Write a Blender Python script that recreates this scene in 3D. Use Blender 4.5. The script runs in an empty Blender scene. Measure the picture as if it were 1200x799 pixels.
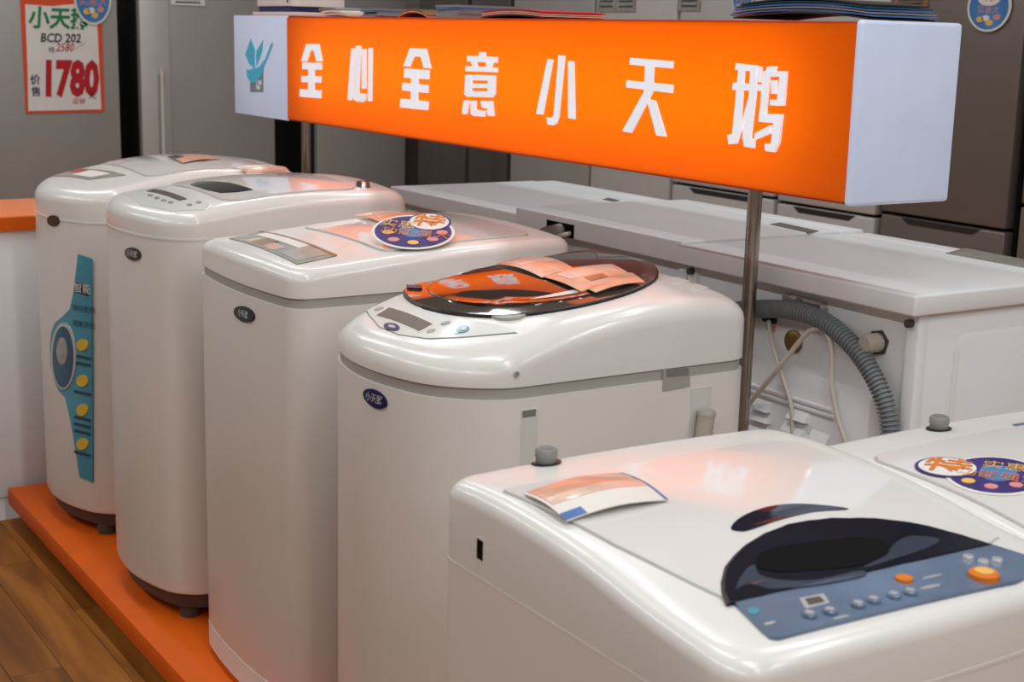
import bpy, bmesh, math, random
from mathutils import Vector, Matrix
from mathutils.geometry import tessellate_polygon

random.seed(7)
C = bpy.context.scene.collection
sc = bpy.context.scene
PI = math.pi

# ------------------------------------------------------------------ camera
H = 1.54                                   # eye height
CXP, CYP = 600.0, 399.5                    # image centre of the 1200x799 frame
V1 = (-505.0, 12.0)                        # vanishing point of +Y (along the washer row)
V2 = (3350.0, 107.0)                       # vanishing point of +X (into the washer row)
FPX = math.sqrt(-((V1[0]-CXP)*(V2[0]-CXP) + (V1[1]-CYP)*(V2[1]-CYP)))
_Y = Vector((V1[0]-CXP, V1[1]-CYP, FPX)).normalized()
_X = Vector((V2[0]-CXP, V2[1]-CYP, FPX)); _X = (_X - _Y*_X.dot(_Y)).normalized()
_Z = _X.cross(_Y)
cam_d = bpy.data.cameras.new('camera'); cam = bpy.data.objects.new('camera', cam_d); C.objects.link(cam)
cam_d.sensor_width = 36.0; cam_d.lens = FPX/1200*36.0; cam_d.clip_start = 0.05
rt = Vector((_X[0], _Y[0], _Z[0])); up = -Vector((_X[1], _Y[1], _Z[1])); fw = Vector((_X[2], _Y[2], _Z[2]))
cam.matrix_world = Matrix(((rt.x, up.x, -fw.x, 0), (rt.y, up.y, -fw.y, 0), (rt.z, up.z, -fw.z, H), (0, 0, 0, 1)))
cam_d.dof.use_dof = True; cam_d.dof.focus_distance = 2.75; cam_d.dof.aperture_fstop = 9.0
sc.camera = cam

def ray(px, py):
    d = Vector((px-CXP, py-CYP, FPX)); return Vector((_X.dot(d), _Y.dot(d), _Z.dot(d)))
def at_z(px, py, z): d = ray(px, py); t = (z-H)/d.z; return Vector((d.x*t, d.y*t, z))
def at_x(px, py, x): d = ray(px, py); t = x/d.x; return Vector((x, d.y*t, H+d.z*t))
def at_y(px, py, y): d = ray(px, py); t = y/d.y; return Vector((d.x*t, y, H+d.z*t))

# ------------------------------------------------------------------ world, lamps, exposure
w = bpy.data.worlds.new('world'); sc.world = w; w.use_nodes = True
w.node_tree.nodes['Background'].inputs[0].default_value = (1.0, 0.97, 0.93, 1)
w.node_tree.nodes['Background'].inputs[1].default_value = 0.15
sc.view_settings.view_transform = 'Standard'; sc.view_settings.look = 'None'
sc.view_settings.exposure = 0.0; sc.view_settings.gamma = 1.0; sc.view_settings.use_curve_mapping = False

def tube_lamp(x, y, z, lx, ly, power, col=(0.93, 0.975, 1.0)):
    l = bpy.data.lights.new('ceiling_tube_light', 'AREA'); l.shape = 'RECTANGLE'; l.size = lx; l.size_y = ly
    l.energy = power; l.color = col
    o = bpy.data.objects.new('ceiling_tube_light', l); C.objects.link(o); o.location = (x, y, z); return o
CEIL = 3.3
for x in (-1.3, 0.9, 2.7):  # leftmost row is unseen, added to brighten the faces turned left
    for y in (-3.6, -1.8, 0.0, 1.8, 3.6, 5.4, 7.0):
        tube_lamp(x, y, CEIL-0.06, 0.16, 1.25, {-1.3: 18, 0.9: 14, 2.7: 12}[x]*(1.4 if y < 1 else 0.9))

# ------------------------------------------------------------------ materials
def rgb(r, g, b):
    f = lambda c: (c/255/12.92) if c/255 <= 0.04045 else ((c/255+0.055)/1.055)**2.4
    return (f(r), f(g), f(b), 1.0)
MATS = {}
def mat(name, col, rough=0.4, metal=0.0, coat=0.0, var=0.03, scale=12.0, bump=0.0, bscale=200.0, emit=None, estr=0.0, spec=0.5):
    if name in MATS: return MATS[name]
    m = bpy.data.materials.new(name); m.use_nodes = True; nt = m.node_tree; b = nt.nodes['Principled BSDF']
    b.inputs['Roughness'].default_value = rough; b.inputs['Metallic'].default_value = metal
    b.inputs['Coat Weight'].default_value = coat; b.inputs['Coat Roughness'].default_value = 0.05
    b.inputs['Specular IOR Level'].default_value = spec
    tc = nt.nodes.new('ShaderNodeTexCoord'); n = nt.nodes.new('ShaderNodeTexNoise'); n.inputs['Scale'].default_value = scale
    n.inputs['Detail'].default_value = 3.0
    nt.links.new(tc.outputs['Object'], n.inputs['Vector'])
    r = nt.nodes.new('ShaderNodeValToRGB')
    r.color_ramp.elements[0].position = 0.3; r.color_ramp.elements[1].position = 0.7
    r.color_ramp.elements[0].color = tuple(max(0, c*(1-var)) for c in col[:3])+(1,)
    r.color_ramp.elements[1].color = tuple(min(1, c*(1+var)) for c in col[:3])+(1,)
    nt.links.new(n.outputs['Fac'], r.inputs['Fac']); nt.links.new(r.outputs['Color'], b.inputs['Base Color'])
    if bump > 0:
        n2 = nt.nodes.new('ShaderNodeTexNoise'); n2.inputs['Scale'].default_value = bscale; nt.links.new(tc.outputs['Object'], n2.inputs['Vector'])
        bp = nt.nodes.new('ShaderNodeBump'); bp.inputs['Strength'].default_value = bump; bp.inputs['Distance'].default_value = 0.002
        nt.links.new(n2.outputs['Fac'], bp.inputs['Height']); nt.links.new(bp.outputs['Normal'], b.inputs['Normal'])
    if emit:
        b.inputs['Emission Color'].default_value = emit; b.inputs['Emission Strength'].default_value = estr
    MATS[name] = m; return m
def wood_mat(name, c1, c2, c3):
    m = bpy.data.materials.new(name); m.use_nodes = True; nt = m.node_tree; b = nt.nodes['Principled BSDF']
    tc = nt.nodes.new('ShaderNodeTexCoord'); oi = nt.nodes.new('ShaderNodeObjectInfo')
    ad = nt.nodes.new('ShaderNodeVectorMath'); ad.operation = 'ADD'
    mp = nt.nodes.new('ShaderNodeMapping'); mp.inputs['Scale'].default_value = (14, 1.6, 4)
    cr = nt.nodes.new('ShaderNodeVectorMath'); cr.operation = 'SCALE'; cr.inputs['Scale'].default_value = 13.0
    cb = nt.nodes.new('ShaderNodeCombineXYZ')
    nt.links.new(oi.outputs['Random'], cb.inputs[0]); nt.links.new(oi.outputs['Random'], cb.inputs[1])
    nt.links.new(cb.outputs[0], cr.inputs[0]); nt.links.new(tc.outputs['Object'], mp.inputs['Vector'])
    nt.links.new(mp.outputs[0], ad.inputs[0]); nt.links.new(cr.outputs[0], ad.inputs[1])
    n = nt.nodes.new('ShaderNodeTexNoise'); n.inputs['Scale'].default_value = 1.0; n.inputs['Detail'].default_value = 6; n.inputs['Distortion'].default_value = 0.6
    nt.links.new(ad.outputs[0], n.inputs['Vector'])
    r = nt.nodes.new('ShaderNodeValToRGB'); e = r.color_ramp.elements; e[0].position = 0.3; e[0].color = c1; e[1].position = 0.72; e[1].color = c3
    x = e.new(0.5); x.color = c2
    nt.links.new(n.outputs['Fac'], r.inputs['Fac'])
    hs = nt.nodes.new('ShaderNodeHueSaturation'); mr = nt.nodes.new('ShaderNodeMapRange'); mr.inputs['To Min'].default_value = 0.8; mr.inputs['To Max'].default_value = 1.15
    nt.links.new(oi.outputs['Random'], mr.inputs['Value']); nt.links.new(mr.outputs[0], hs.inputs['Value']); nt.links.new(r.outputs['Color'], hs.inputs['Color'])
    nt.links.new(hs.outputs[0], b.inputs['Base Color']); b.inputs['Roughness'].default_value = 0.5; b.inputs['Specular IOR Level'].default_value = 0.25
    MATS[name] = m; return m

GLOSSW = mat('glossy_white_lid', rgb(222, 219, 214), 0.10, coat=0.4, var=0.012, scale=5)
WHITE = mat('white_plastic', rgb(222, 220, 215), 0.24, coat=0.15, var=0.012, scale=5)
BODY = mat('white_painted_steel', rgb(222, 219, 213), 0.36, coat=0.05, var=0.015, scale=4, bump=0.03, bscale=500)
BODYC = mat('cool_white_painted_steel', rgb(232, 234, 235), 0.36, coat=0.0, var=0.015, scale=4)
PANELW = mat('pale_control_panel', rgb(206, 208, 202), 0.3, coat=0.1, var=0.02)
BAND = mat('grey_trim_plastic', rgb(165, 163, 156), 0.45)
GROOVEL = mat('soft_groove_grey', rgb(172, 170, 165), 0.6)
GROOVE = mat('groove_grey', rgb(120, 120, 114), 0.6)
BASE = mat('dark_grey_plastic', rgb(72, 66, 60), 0.6)
BLACK = mat('black_plastic', rgb(20, 20, 22), 0.4)
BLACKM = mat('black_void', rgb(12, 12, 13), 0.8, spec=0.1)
GLASSD = mat('dark_glass', rgb(38, 36, 34), 0.03, coat=1.0, var=0.05, spec=0.9)
GLASSR = mat('smoked_glass_rim', rgb(70, 66, 62), 0.05, coat=1.0, spec=0.9)
NAVYG = mat('navy_glass', rgb(12, 24, 40), 0.05, coat=0.6, var=0.2, spec=0.6)
SLATE = mat('slate_reflection_tint', rgb(58, 66, 82), 0.15, coat=0.5, var=0.2)  # colour of the reflections painted on the lid window
BLUEP = mat('blue_grey_panel', rgb(98, 116, 140), 0.28, coat=0.4, var=0.22, scale=9)
LCD = mat('lcd_window', rgb(84, 76, 66), 0.35, spec=0.3, var=0.1)
NAVY = mat('navy_badge', rgb(22, 24, 76), 0.35, spec=0.25)
BROWNB = mat('brown_badge', rgb(62, 50, 36), 0.35, spec=0.25)
BLKB = mat('black_badge', rgb(20, 20, 30), 0.35, spec=0.25)
SILV = mat('silver_print', rgb(190, 192, 196), 0.3, metal=0.4)
CHROME = mat('brushed_chrome', rgb(168, 160, 150), 0.22, metal=1.0, var=0.08, scale=40)
STEEL = mat('bright_steel', rgb(205, 203, 200), 0.18, metal=1.0)
ORANGE = mat('orange_laminate', rgb(216, 92, 8), 0.55, spec=0.2, var=0.05)
ORANGEL = mat('light_orange_top', rgb(236, 130, 74), 0.35, spec=0.4, var=0.03)
TEAL = mat('teal_print', rgb(62, 140, 162), 0.35, coat=0.2, var=0.12, scale=7)
TEALD = mat('dark_teal_print', rgb(14, 70, 100), 0.3, coat=0.2, var=0.25)
YELLOW = mat('yellow_print', rgb(212, 176, 50), 0.4, var=0.08)
INK = mat('dark_ink', rgb(40, 62, 80), 0.5)
PURPLE = mat('purple_print', rgb(62, 50, 112), 0.55, spec=0.2, var=0.25, scale=30)
STWHITE = mat('sticker_white', rgb(222, 218, 210), 0.55, spec=0.25)
STORANGE = mat('sticker_orange', rgb(212, 120, 40), 0.55, spec=0.2)
STYEL = mat('sticker_yellow', rgb(226, 180, 96), 0.55, spec=0.2)
STBLUE = mat('sticker_blue', rgb(70, 130, 186), 0.55, spec=0.2, var=0.15)
STPINK = mat('sticker_pink', rgb(214, 140, 140), 0.55, spec=0.2)
PEACH = mat('peach_print', rgb(222, 168, 140), 0.25, coat=0.5, var=0.14, scale=22)
PEACHL = mat('pale_peach_print', rgb(226, 190, 170), 0.25, coat=0.5, var=0.12, scale=18)
PAPER = mat('paper_edge', rgb(222, 216, 208), 0.5)
BLUEPR = mat('blue_print', rgb(70, 110, 170), 0.3, coat=0.4, var=0.1)
GREYP = mat('grey_print', rgb(150, 148, 138), 0.3, coat=0.4, var=0.2, scale=30)
GREENP = mat('green_grey_print', rgb(126, 134, 118), 0.3, coat=0.4, var=0.2, scale=30)
BROWNP = mat('brown_print', rgb(146, 104, 66), 0.3, coat=0.4, var=0.25, scale=30)
REDINK = mat('red_ink', rgb(186, 16, 34), 0.5)
GREENINK = mat('green_ink', rgb(16, 126, 70), 0.5)
BLACKINK = mat('black_ink', rgb(24, 24, 26), 0.5)
NAVYINK = mat('navy_ink', rgb(42, 40, 92), 0.5)
POSTRED = mat('poster_orange', rgb(220, 78, 36), 0.45)
POSTW = mat('poster_paper', rgb(228, 224, 218), 0.5)
FSILV = mat('silver_fridge_steel', rgb(168, 166, 162), 0.42, metal=0.25, var=0.03, scale=3)
FSILVL = mat('pale_silver_fridge_steel', rgb(190, 187, 184), 0.42, metal=0.15, var=0.03, scale=3)
FBROWN = mat('brown_grey_fridge_steel', rgb(124, 114, 108), 0.32, metal=0.4, var=0.04, scale=3)
FWHITE = mat('white_fridge_enamel', rgb(190, 186, 182), 0.35, var=0.02)
FDARK = mat('dark_fridge_glass', rgb(84, 80, 76), 0.25, var=0.1)
FSIDE = mat('dark_fridge_side', rgb(40, 38, 36), 0.5)
HANDLE = mat('satin_handle', rgb(206, 200, 192), 0.4)
HOSEG = mat('grey_hose_rubber', rgb(122, 128, 130), 0.45)
HOSEB = mat('beige_hose_plastic', rgb(176, 170, 156), 0.45)
CAPG = mat('grey_cap_plastic', rgb(136, 134, 130), 0.45)
CORD = mat('pale_cable', rgb(206, 200, 188), 0.4)
BRASS = mat('brass', rgb(150, 122, 70), 0.35, metal=0.8)
WALLM = mat('wall_paint', rgb(172, 166, 158), 0.7, var=0.02, scale=2)
WALLD = mat('wall_paint_dim', rgb(190, 186, 180), 0.7, var=0.03, scale=2)
CEILM = mat('ceiling_tile', rgb(205, 202, 196), 0.8, var=0.02)
WOOD = wood_mat('oak_laminate', rgb(104, 60, 18), rgb(136, 82, 26), rgb(160, 102, 38))
SIGNSIDE = mat('sign_housing_orange', rgb(206, 66, 20), 0.4)
SIGNLIT = mat('lit_white_letter', rgb(236, 238, 244), 0.35, emit=rgb(236, 240, 250), estr=0.35)
SIGNWHITE = mat('lit_white_acrylic', rgb(196, 206, 226), 0.18, emit=rgb(190, 206, 236), estr=0.22)
SWANB = mat('logo_blue', rgb(62, 158, 186), 0.4, emit=rgb(62, 158, 186), estr=0.25)
SWANG = mat('logo_grey', rgb(120, 124, 128), 0.4, emit=rgb(120, 124, 128), estr=0.15)

def sign_face_mat():
    m = bpy.data.materials.new('backlit_orange_acrylic'); m.use_nodes = True; nt = m.node_tree
    for n in list(nt.nodes): nt.nodes.remove(n)
    o = nt.nodes.new('ShaderNodeOutputMaterial'); t = nt.nodes.new('ShaderNodeBsdfTranslucent'); t.inputs[0].default_value = (1.0, 0.47, 0.0, 1)
    d = nt.nodes.new('ShaderNodeBsdfPrincipled'); d.inputs['Base Color'].default_value = rgb(238, 116, 0); d.inputs['Roughness'].default_value = 0.25
    mx = nt.nodes.new('ShaderNodeMixShader'); mx.inputs[0].default_value = 0.5
    nt.links.new(t.outputs[0], mx.inputs[1]); nt.links.new(d.outputs[0], mx.inputs[2]); nt.links.new(mx.outputs[0], o.inputs[0])
    return m
SIGNFACE = sign_face_mat()

# ------------------------------------------------------------------ mesh helpers
def link(name, me, parent=None):
    o = bpy.data.objects.new(name, me); C.objects.link(o)
    if parent is not None: o.parent = parent
    return o
def finish(name, bm, m, parent=None, ang=35):
    bmesh.ops.recalc_face_normals(bm, faces=bm.faces)
    me = bpy.data.meshes.new(name); bm.to_mesh(me); bm.free()
    me.materials.append(m)
    for p in me.polygons: p.use_smooth = True
    me.set_sharp_from_angle(angle=math.radians(ang))
    return link(name, me, parent)
def mesh(name, vs, fs, m, parent=None, ang=35):
    bm = bmesh.new(); vv = [bm.verts.new(v) for v in vs]
    for f in fs:
        try: bm.faces.new([vv[i] for i in f])
        except ValueError: pass
    return finish(name, bm, m, parent, ang)
def boxes(name, lst, m, parent=None, r=0.0, seg=2, ang=35):
    bm = bmesh.new()
    for (x0, x1, y0, y1, z0, z1) in lst:
        b2 = bmesh.new(); bmesh.ops.create_cube(b2, size=1.0)
        for v in b2.verts: v.co = Vector(((x0+x1)/2+v.co.x*(x1-x0), (y0+y1)/2+v.co.y*(y1-y0), (z0+z1)/2+v.co.z*(z1-z0)))
        if r > 0: bmesh.ops.bevel(b2, geom=list(b2.edges), offset=r, segments=seg, affect='EDGES', profile=0.5)
        t = bpy.data.meshes.new('t'); b2.to_mesh(t); b2.free(); bm.from_mesh(t); bpy.data.meshes.remove(t)
    return finish(name, bm, m, parent, ang)
def box(name, x0, x1, y0, y1, z0, z1, m, parent=None, r=0.0, seg=2): return boxes(name, [(x0, x1, y0, y1, z0, z1)], m, parent, r, seg)
def empty(name, loc=(0, 0, 0), rz=0.0):
    o = bpy.data.objects.new(name, None); C.objects.link(o); o.location = loc; o.rotation_euler = (0, 0, rz); o.empty_display_size = 0.1; return o
def tag(o, label, cat, group=None):
    o['label'] = label; o['category'] = cat
    if group: o['group'] = group
    return o
def struct(o): o['kind'] = 'structure'; return o
def tube_bm(bm, path, rad, n=12, caps=True):
    """rad: number or list per point"""
    P = [Vector(p) for p in path]; rings = []; prev = None
    for i, p in enumerate(P):
        t = (P[min(i+1, len(P)-1)]-P[max(i-1, 0)]).normalized()
        if prev is None: a = t.orthogonal().normalized()
        else:
            a = prev - t*prev.dot(t); a = a.normalized() if a.length > 1e-6 else t.orthogonal().normalized()
        prev = a; b = t.cross(a); r = rad[i] if isinstance(rad, (list, tuple)) else rad
        rings.append([bm.verts.new(p+a*r*math.cos(2*PI*k/n)+b*r*math.sin(2*PI*k/n)) for k in range(n)])
    for i in range(len(rings)-1):
        for k in range(n): bm.faces.new((rings[i][k], rings[i][(k+1) % n], rings[i+1][(k+1) % n], rings[i+1][k]))
    if caps: bm.faces.new(rings[0][::-1]); bm.faces.new(rings[-1])
def tube(name, path, rad, m, parent=None, n=12, ang=60):
    bm = bmesh.new(); tube_bm(bm, path, rad, n); return finish(name, bm, m, parent, ang)
def spline(pts, n=8):
    P = [Vector(p) for p in pts]; P = [P[0]*2-P[1]]+P+[P[-1]*2-P[-2]]; out = []
    for i in range(1, len(P)-2):
        for k in range(n):
            t = k/n; a, b, c, d = P[i-1], P[i], P[i+1], P[i+2]
            out.append(0.5*((2*b)+(c-a)*t+(2*a-5*b+4*c-d)*t*t+(3*b-a-3*c+d)*t**3))
    out.append(P[-2]); return out
def dens(pts, step, closed=True):
    out = []; n = len(pts)
    for i in range(n if closed else n-1):
        a = Vector(pts[i]); b = Vector(pts[(i+1) % n]); k = max(1, int(math.ceil((b-a).length/step)))
        for j in range(k): out.append(a.lerp(b, j/k))
    if not closed: out.append(Vector(pts[-1]))
    return out
def smooth_closed(pts, n=5):
    P = [Vector(p) for p in pts]; out = []; L = len(P)
    for i in range(L):
        a, b, c, d = P[i-1], P[i], P[(i+1) % L], P[(i+2) % L]
        for k in range(n):
            t = k/n; out.append(0.5*((2*b)+(c-a)*t+(2*a-5*b+4*c-d)*t*t+(3*b-a-3*c+d)*t**3))
    return out
def patch(name, pts, fmap, off, m, parent=None, thick=0.003, rings=6, step=0.02, ang=50):
    """star-shaped plate lying on a surface: concentric rings, top at off, edge going down by thick"""
    P = dens(pts, step); c = sum(P, Vector((0, 0)))/len(P); n = len(P); vs = []; fs = []
    vs.append(fmap(c.x, c.y, off))
    for k in range(1, rings+1):
        s = k/rings
        for p in P: q = c.lerp(p, s); vs.append(fmap(q.x, q.y, off))
    for p in P: vs.append(fmap(p.x, p.y, off-thick))
    for i in range(n): fs.append((0, 1+i, 1+(i+1) % n))
    for k in range(rings):
        a = 1+k*n; b = a+n
        for i in range(n): fs.append((a+i, b+i, b+(i+1) % n, a+(i+1) % n))
    return mesh(name, vs, fs, m, parent, ang)
def poly_plate(name, polys, fmap, off, m, parent=None, thick=0.003, step=None, ang=50):
    """any-shape plates from 2-D polygons (several polygons become one mesh)"""
    vs = []; fs = []
    for pi_, pts in enumerate(polys):
        off_ = off+0.00025*pi_      # overlapping strokes never share a plane
        P = [Vector(p) for p in (dens(pts, step) if step else pts)]; n = len(P)
        tris = tessellate_polygon([[Vector((p.x, p.y, 0)) for p in P]]); o = len(vs)
        vs += [fmap(p.x, p.y, off_) for p in P]+[fmap(p.x, p.y, off-thick) for p in P]
        fs += [tuple(o+i for i in t) for t in tris]+[(o+i, o+(i+1) % n, o+n+(i+1) % n, o+n+i) for i in range(n)]
    return mesh(name, vs, fs, m, parent, ang)
def ell(cx, cy, rx, ry, n=28, rot=0.0):
    c, s = math.cos(rot), math.sin(rot)
    return [(cx+rx*math.cos(2*PI*k/n)*c-ry*math.sin(2*PI*k/n)*s, cy+rx*math.cos(2*PI*k/n)*s+ry*math.sin(2*PI*k/n)*c) for k in range(n)]
def rrect(x0, x1, y0, y1, r, n=4):
    out = []
    for (cx, cy, a0) in ((x1-r, y1-r, 0), (x0+r, y1-r, 90), (x0+r, y0+r, 180), (x1-r, y0+r, 270)):
        for k in range(n+1):
            a = math.radians(a0+90*k/n); out.append((cx+r*math.cos(a), cy+r*math.sin(a)))
    return out
def text_plate(name, body, fmap, cx, cy, size, m, parent=None, off=0.001, thick=0.001, shear=0.0, squash=1.0, rot=0.0, bold=0.0):
    cu = bpy.data.curves.new('t', 'FONT'); cu.body = body; cu.size = size; cu.align_x = 'CENTER'; cu.align_y = 'CENTER'; cu.resolution_u = 2; cu.offset = bold*size
    ob = bpy.data.objects.new('t', cu); C.objects.link(ob); dg = bpy.context.evaluated_depsgraph_get()
    me0 = bpy.data.meshes.new_from_object(ob.evaluated_get(dg)); C.objects.unlink(ob); bpy.data.objects.remove(ob); bpy.data.curves.remove(cu)
    cr, sr = math.cos(rot), math.sin(rot); vs = []
    for v in me0.vertices:
        x = (v.co.x+shear*v.co.y)*squash; y = v.co.y; vs.append(fmap(cx+x*cr-y*sr, cy+x*sr+y*cr, off))
    fs = [tuple(p.vertices) for p in me0.polygons]
    me = bpy.data.meshes.new(name); me.from_pydata(vs, [], fs); me.materials.append(m); bpy.data.meshes.remove(me0)
    return link(name, me, parent)

# ------------------------------------------------------------------ setting
RX0, RX1, RY0, RY1 = -4.5, 4.95, -5.0, 8.6
fl = struct(box('floor', RX0, RX1, RY0, RY1, -0.12, -0.006, WOOD))
pw, pl = 0.125, 1.2
base_plank = None
for i in range(19):
    x0 = -1.0+i*pw; sh = (i*0.43) % pl
    for j in range(4):
        y0 = 1.0-sh+j*pl
        if base_plank is None:
            b = box('plank', -pw/2+0.0008, pw/2-0.0008, -pl/2+0.0008, pl/2-0.0008, -0.006, 0.0, WOOD, fl, r=0.0006, seg=1); base_plank = b
        else:
            b = base_plank.copy(); C.objects.link(b); b.parent = fl
        b.location = (x0+pw/2, y0+pl/2, 0)
struct(box('ceiling', RX0, RX1, RY0, RY1, CEIL, CEIL+0.1, CEILM))
struct(box('wall_right', RX1, RX1+0.1, RY0, RY1, -0.12, CEIL, WALLM))
struct(box('wall_far', RX0, RX1, RY1, RY1+0.1, -0.12, CEIL, WALLM))
struct(box('wall_left', RX0-0.1, RX0, RY0, RY1, -0.12, CEIL, WALLD))
struct(box('wall_near', RX0, RX1, RY0-0.1, RY0, -0.12, CEIL, WALLM))

# ------------------------------------------------------------------ plinths
P0 = 0.12
def plinth(label, x0, x1, y0, y1):
    t = empty('display_plinth', (x0, y0, 0)); tag(t, label, 'plinth')
    box('slab', 0, x1-x0, 0, y1-y0, 0.066, P0, ORANGE, t, r=0.004)
    box('kick_base', 0.07, x1-x0-0.07, 0.07, y1-y0-0.07, 0.0, 0.066, BASE, t)
    return t
plinth('long low orange plinth carrying the row of four top-loading washers', 1.02, 2.78, 1.62, 4.50)
plinth('orange plinth under the two washers with leaflet and grey inlets', 0.80, 2.02, 0.80, 1.56)

# ------------------------------------------------------------------ top-loading washers
def lerp_prof(prof, t):            # smooth curve through the side-profile points
    n = len(prof); sl = [(prof[i+1][1]-prof[i][1])/(prof[i+1][0]-prof[i][0]) for i in range(n-1)]
    tg = [sl[0]]+[(sl[i-1]+sl[i])/2 for i in range(1, n-1)]+[sl[-1]]
    for i in range(n-1):
        (x0, y0), (x1, y1) = prof[i], prof[i+1]
        if t <= x1 or i == n-2:
            h = x1-x0; u = (t-x0)/h
            return (2*u**3-3*u*u+1)*y0+(u**3-2*u*u+u)*h*tg[i]+(-2*u**3+3*u*u)*y1+(u**3-u*u)*h*tg[i+1]
class Washer:
    def __init__(s, label, loc, rz, W, D, bow, rf, rb, band, prof, crown, edge, z0=0.05, band_h=0.016, band_mat=BAND, body_mat=BODY):
        s.W, s.D, s.bow, s.band, s.prof, s.crown = W, D, bow, band, prof, crown
        s.loc = Vector(loc); s.rz = rz
        s.t = empty('top_loading_washer', loc, rz); tag(s.t, label, 'washing machine')
        ol = s.outline(rf, rb); n = len(ol); s.ol = ol
        zb = band-band_h
        # body
        s.ringed('body', ol, [(1.0, z0+0.01), (1.0, zb)], body_mat, bottom=True, first=(0.985, z0))
        if band_h > 0.004: s.ringed('trim_band', ol, [(0.988, zb-0.002), (0.988, band+0.002)], band_mat)
        # top cover
        vs = []; fs = []
        rows = [(1.0, None), (1.0, edge)]
        for k in range(1, 6):
            a = PI/2*k/5; rows.append((1.0-2*edge*(1-math.cos(a))*1.0/W, edge*(1-math.sin(a))))
        sin = rows[-1][0]
        for k in range(1, 12): rows.append((sin*(1-k/12), 0.0))
        for (sc_, dr) in rows:
            for (x, y) in ol:
                X = x*sc_; Y = D/2+(y-D/2)*sc_
                z = band if dr is None else s.ztop(X, Y)-dr
                vs.append((X, Y, max(z, band)))
        vs.append((0, D/2, s.ztop(0, D/2)))
        for k in range(len(rows)-1):
            for i in range(n): fs.append((k*n+i, k*n+(i+1) % n, (k+1)*n+(i+1) % n, (k+1)*n+i))
        k = len(rows)-1
        for i in range(n): fs.append((k*n+i, k*n+(i+1) % n, len(vs)-1))
        s.edge = edge
        s.cover = mesh('top_cover', vs, fs, WHITE, s.t, 40)
    def outline(s, rf, rb):
        W, D = s.W/2, s.D; pts = []
        def arc(cx, cy, r, a0):
            for k in range(9):
                a = math.radians(a0+90*k/8); pts.append((cx+r*math.cos(a), cy+r*math.sin(a)))
        arc(-W+rf, rf, rf, 180)
        for k in range(1, 16): pts.append((-W+rf+(2*W-2*rf)*k/16, 0))
        arc(W-rf, rf, rf, 270)
        for k in range(1, 12): pts.append((W, rf+(D-rf-rb)*k/12))
        arc(W-rb, D-rb, rb, 0)
        for k in range(1, 10): pts.append((W-rb-(2*W-2*rb)*k/10, D))
        arc(-W+rb, D-rb, rb, 90)
        for k in range(1, 12): pts.append((-W, D-rb-(D-rf-rb)*k/12))
        return [(x, y+s.bow*(x/W)**2*(1-y/D)**2) for x, y in pts]
    def ringed(s, name, ol, rows, m, bottom=False, first=None, parent=None):
        n = len(ol); vs = []; fs = []; D = s.D
        if first: rows = [first]+rows
        for sc_, z in rows: vs += [(x*sc_, D/2+(y-D/2)*sc_, z) for x, y in ol]
        for k in range(len(rows)-1):
            for i in range(n): fs.append((k*n+i, k*n+(i+1) % n, (k+1)*n+(i+1) % n, (k+1)*n+i))
        fs.append(tuple(range(n))[::-1]); fs.append(tuple((len(rows)-1)*n+i for i in range(n)))
        return mesh(name, vs, fs, m, parent or s.t, 40)
    def ztop(s, x, y):
        return s.band+lerp_prof(s.prof, min(max(y/s.D, 0), 1))+s.crown*(1-min(1.0, (2*x/s.W)**2))
    def yfront(s, x): return s.bow*(2*x/s.W)**2
    def zsurf(s, x, y):
        dy = y-s.D/2; a = math.atan2(dy, x); r = math.hypot(x, dy)
        if not hasattr(s, 'polar'):
            s.polar = sorted((math.atan2(q-s.D/2, p), math.hypot(p, q-s.D/2)) for p, q in s.ol)
            s.polar = [(s.polar[-1][0]-2*PI, s.polar[-1][1])]+s.polar+[(s.polar[0][0]+2*PI, s.polar[0][1])]
        for (a0, r0), (a1, r1) in zip(s.polar, s.polar[1:]):
            if a0 <= a <= a1: break
        R_ = r0+(r1-r0)*((a-a0)/(a1-a0) if a1 > a0 else 0); d = (1-r/R_)*s.W/2
        drop = 0.0
        if d < s.edge: k = 1-max(d, 0)/s.edge; drop = s.edge*(1-math.sqrt(max(0, 1-k*k)))
        if d < 0: drop += min(0.02, -d)
        return s.ztop(x, y)-drop
    def top(s, x, y, off): return (x, y, s.zsurf(x, y)+off)
    def front(s, x, z, off): return (x, s.yfront(x)-off, z)
    def right(s, y, z, off): return (s.W/2+off, y, z)
    def left(s, y, z, off): return (-s.W/2-off, y, z)
    def tolocal(s, p):
        v = Vector(p)-s.loc; c, q = math.cos(-s.rz), math.sin(-s.rz)
        return Vector((v.x*c-v.y*q, v.x*q+v.y*c, v.z))
    def px_top(s, pts, off=0.0):
        out = []
        for (a, b) in pts:      # walk down the ray until it meets the lid surface
            z = s.loc.z+s.band+0.19; best = None
            for _ in range(400):
                z -= 0.0005; l = s.tolocal(at_z(a, b, z)); gap = z-(s.loc.z+s.zsurf(l.x, l.y)+off)
                if abs(l.x) > s.W/2+0.02 or l.y > s.D+0.02: gap += 1.0
                if best is None or gap < best[0]: best = (gap, l)
                if gap <= 0: break
            l = best[1]
            out.append((l.x, l.y))
        return out
    def px_front(s, pts):
        out = []
        for (a, b) in pts:
            u = 0.0
            for _ in range(12):
                l = s.tolocal(at_x(a, b, s.loc.x+u)); u = 0.5*u+0.5*s.yfront(l.x)
            out.append((l.x, l.z))
        return out
    def px_side(s, pts):          # the side that faces -Y in the world (row washers)
        out = []
        for (a, b) in pts: l = s.tolocal(at_y(a, b, s.loc.y-s.W/2)); out.append((l.y, l.z))
        return out
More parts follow.
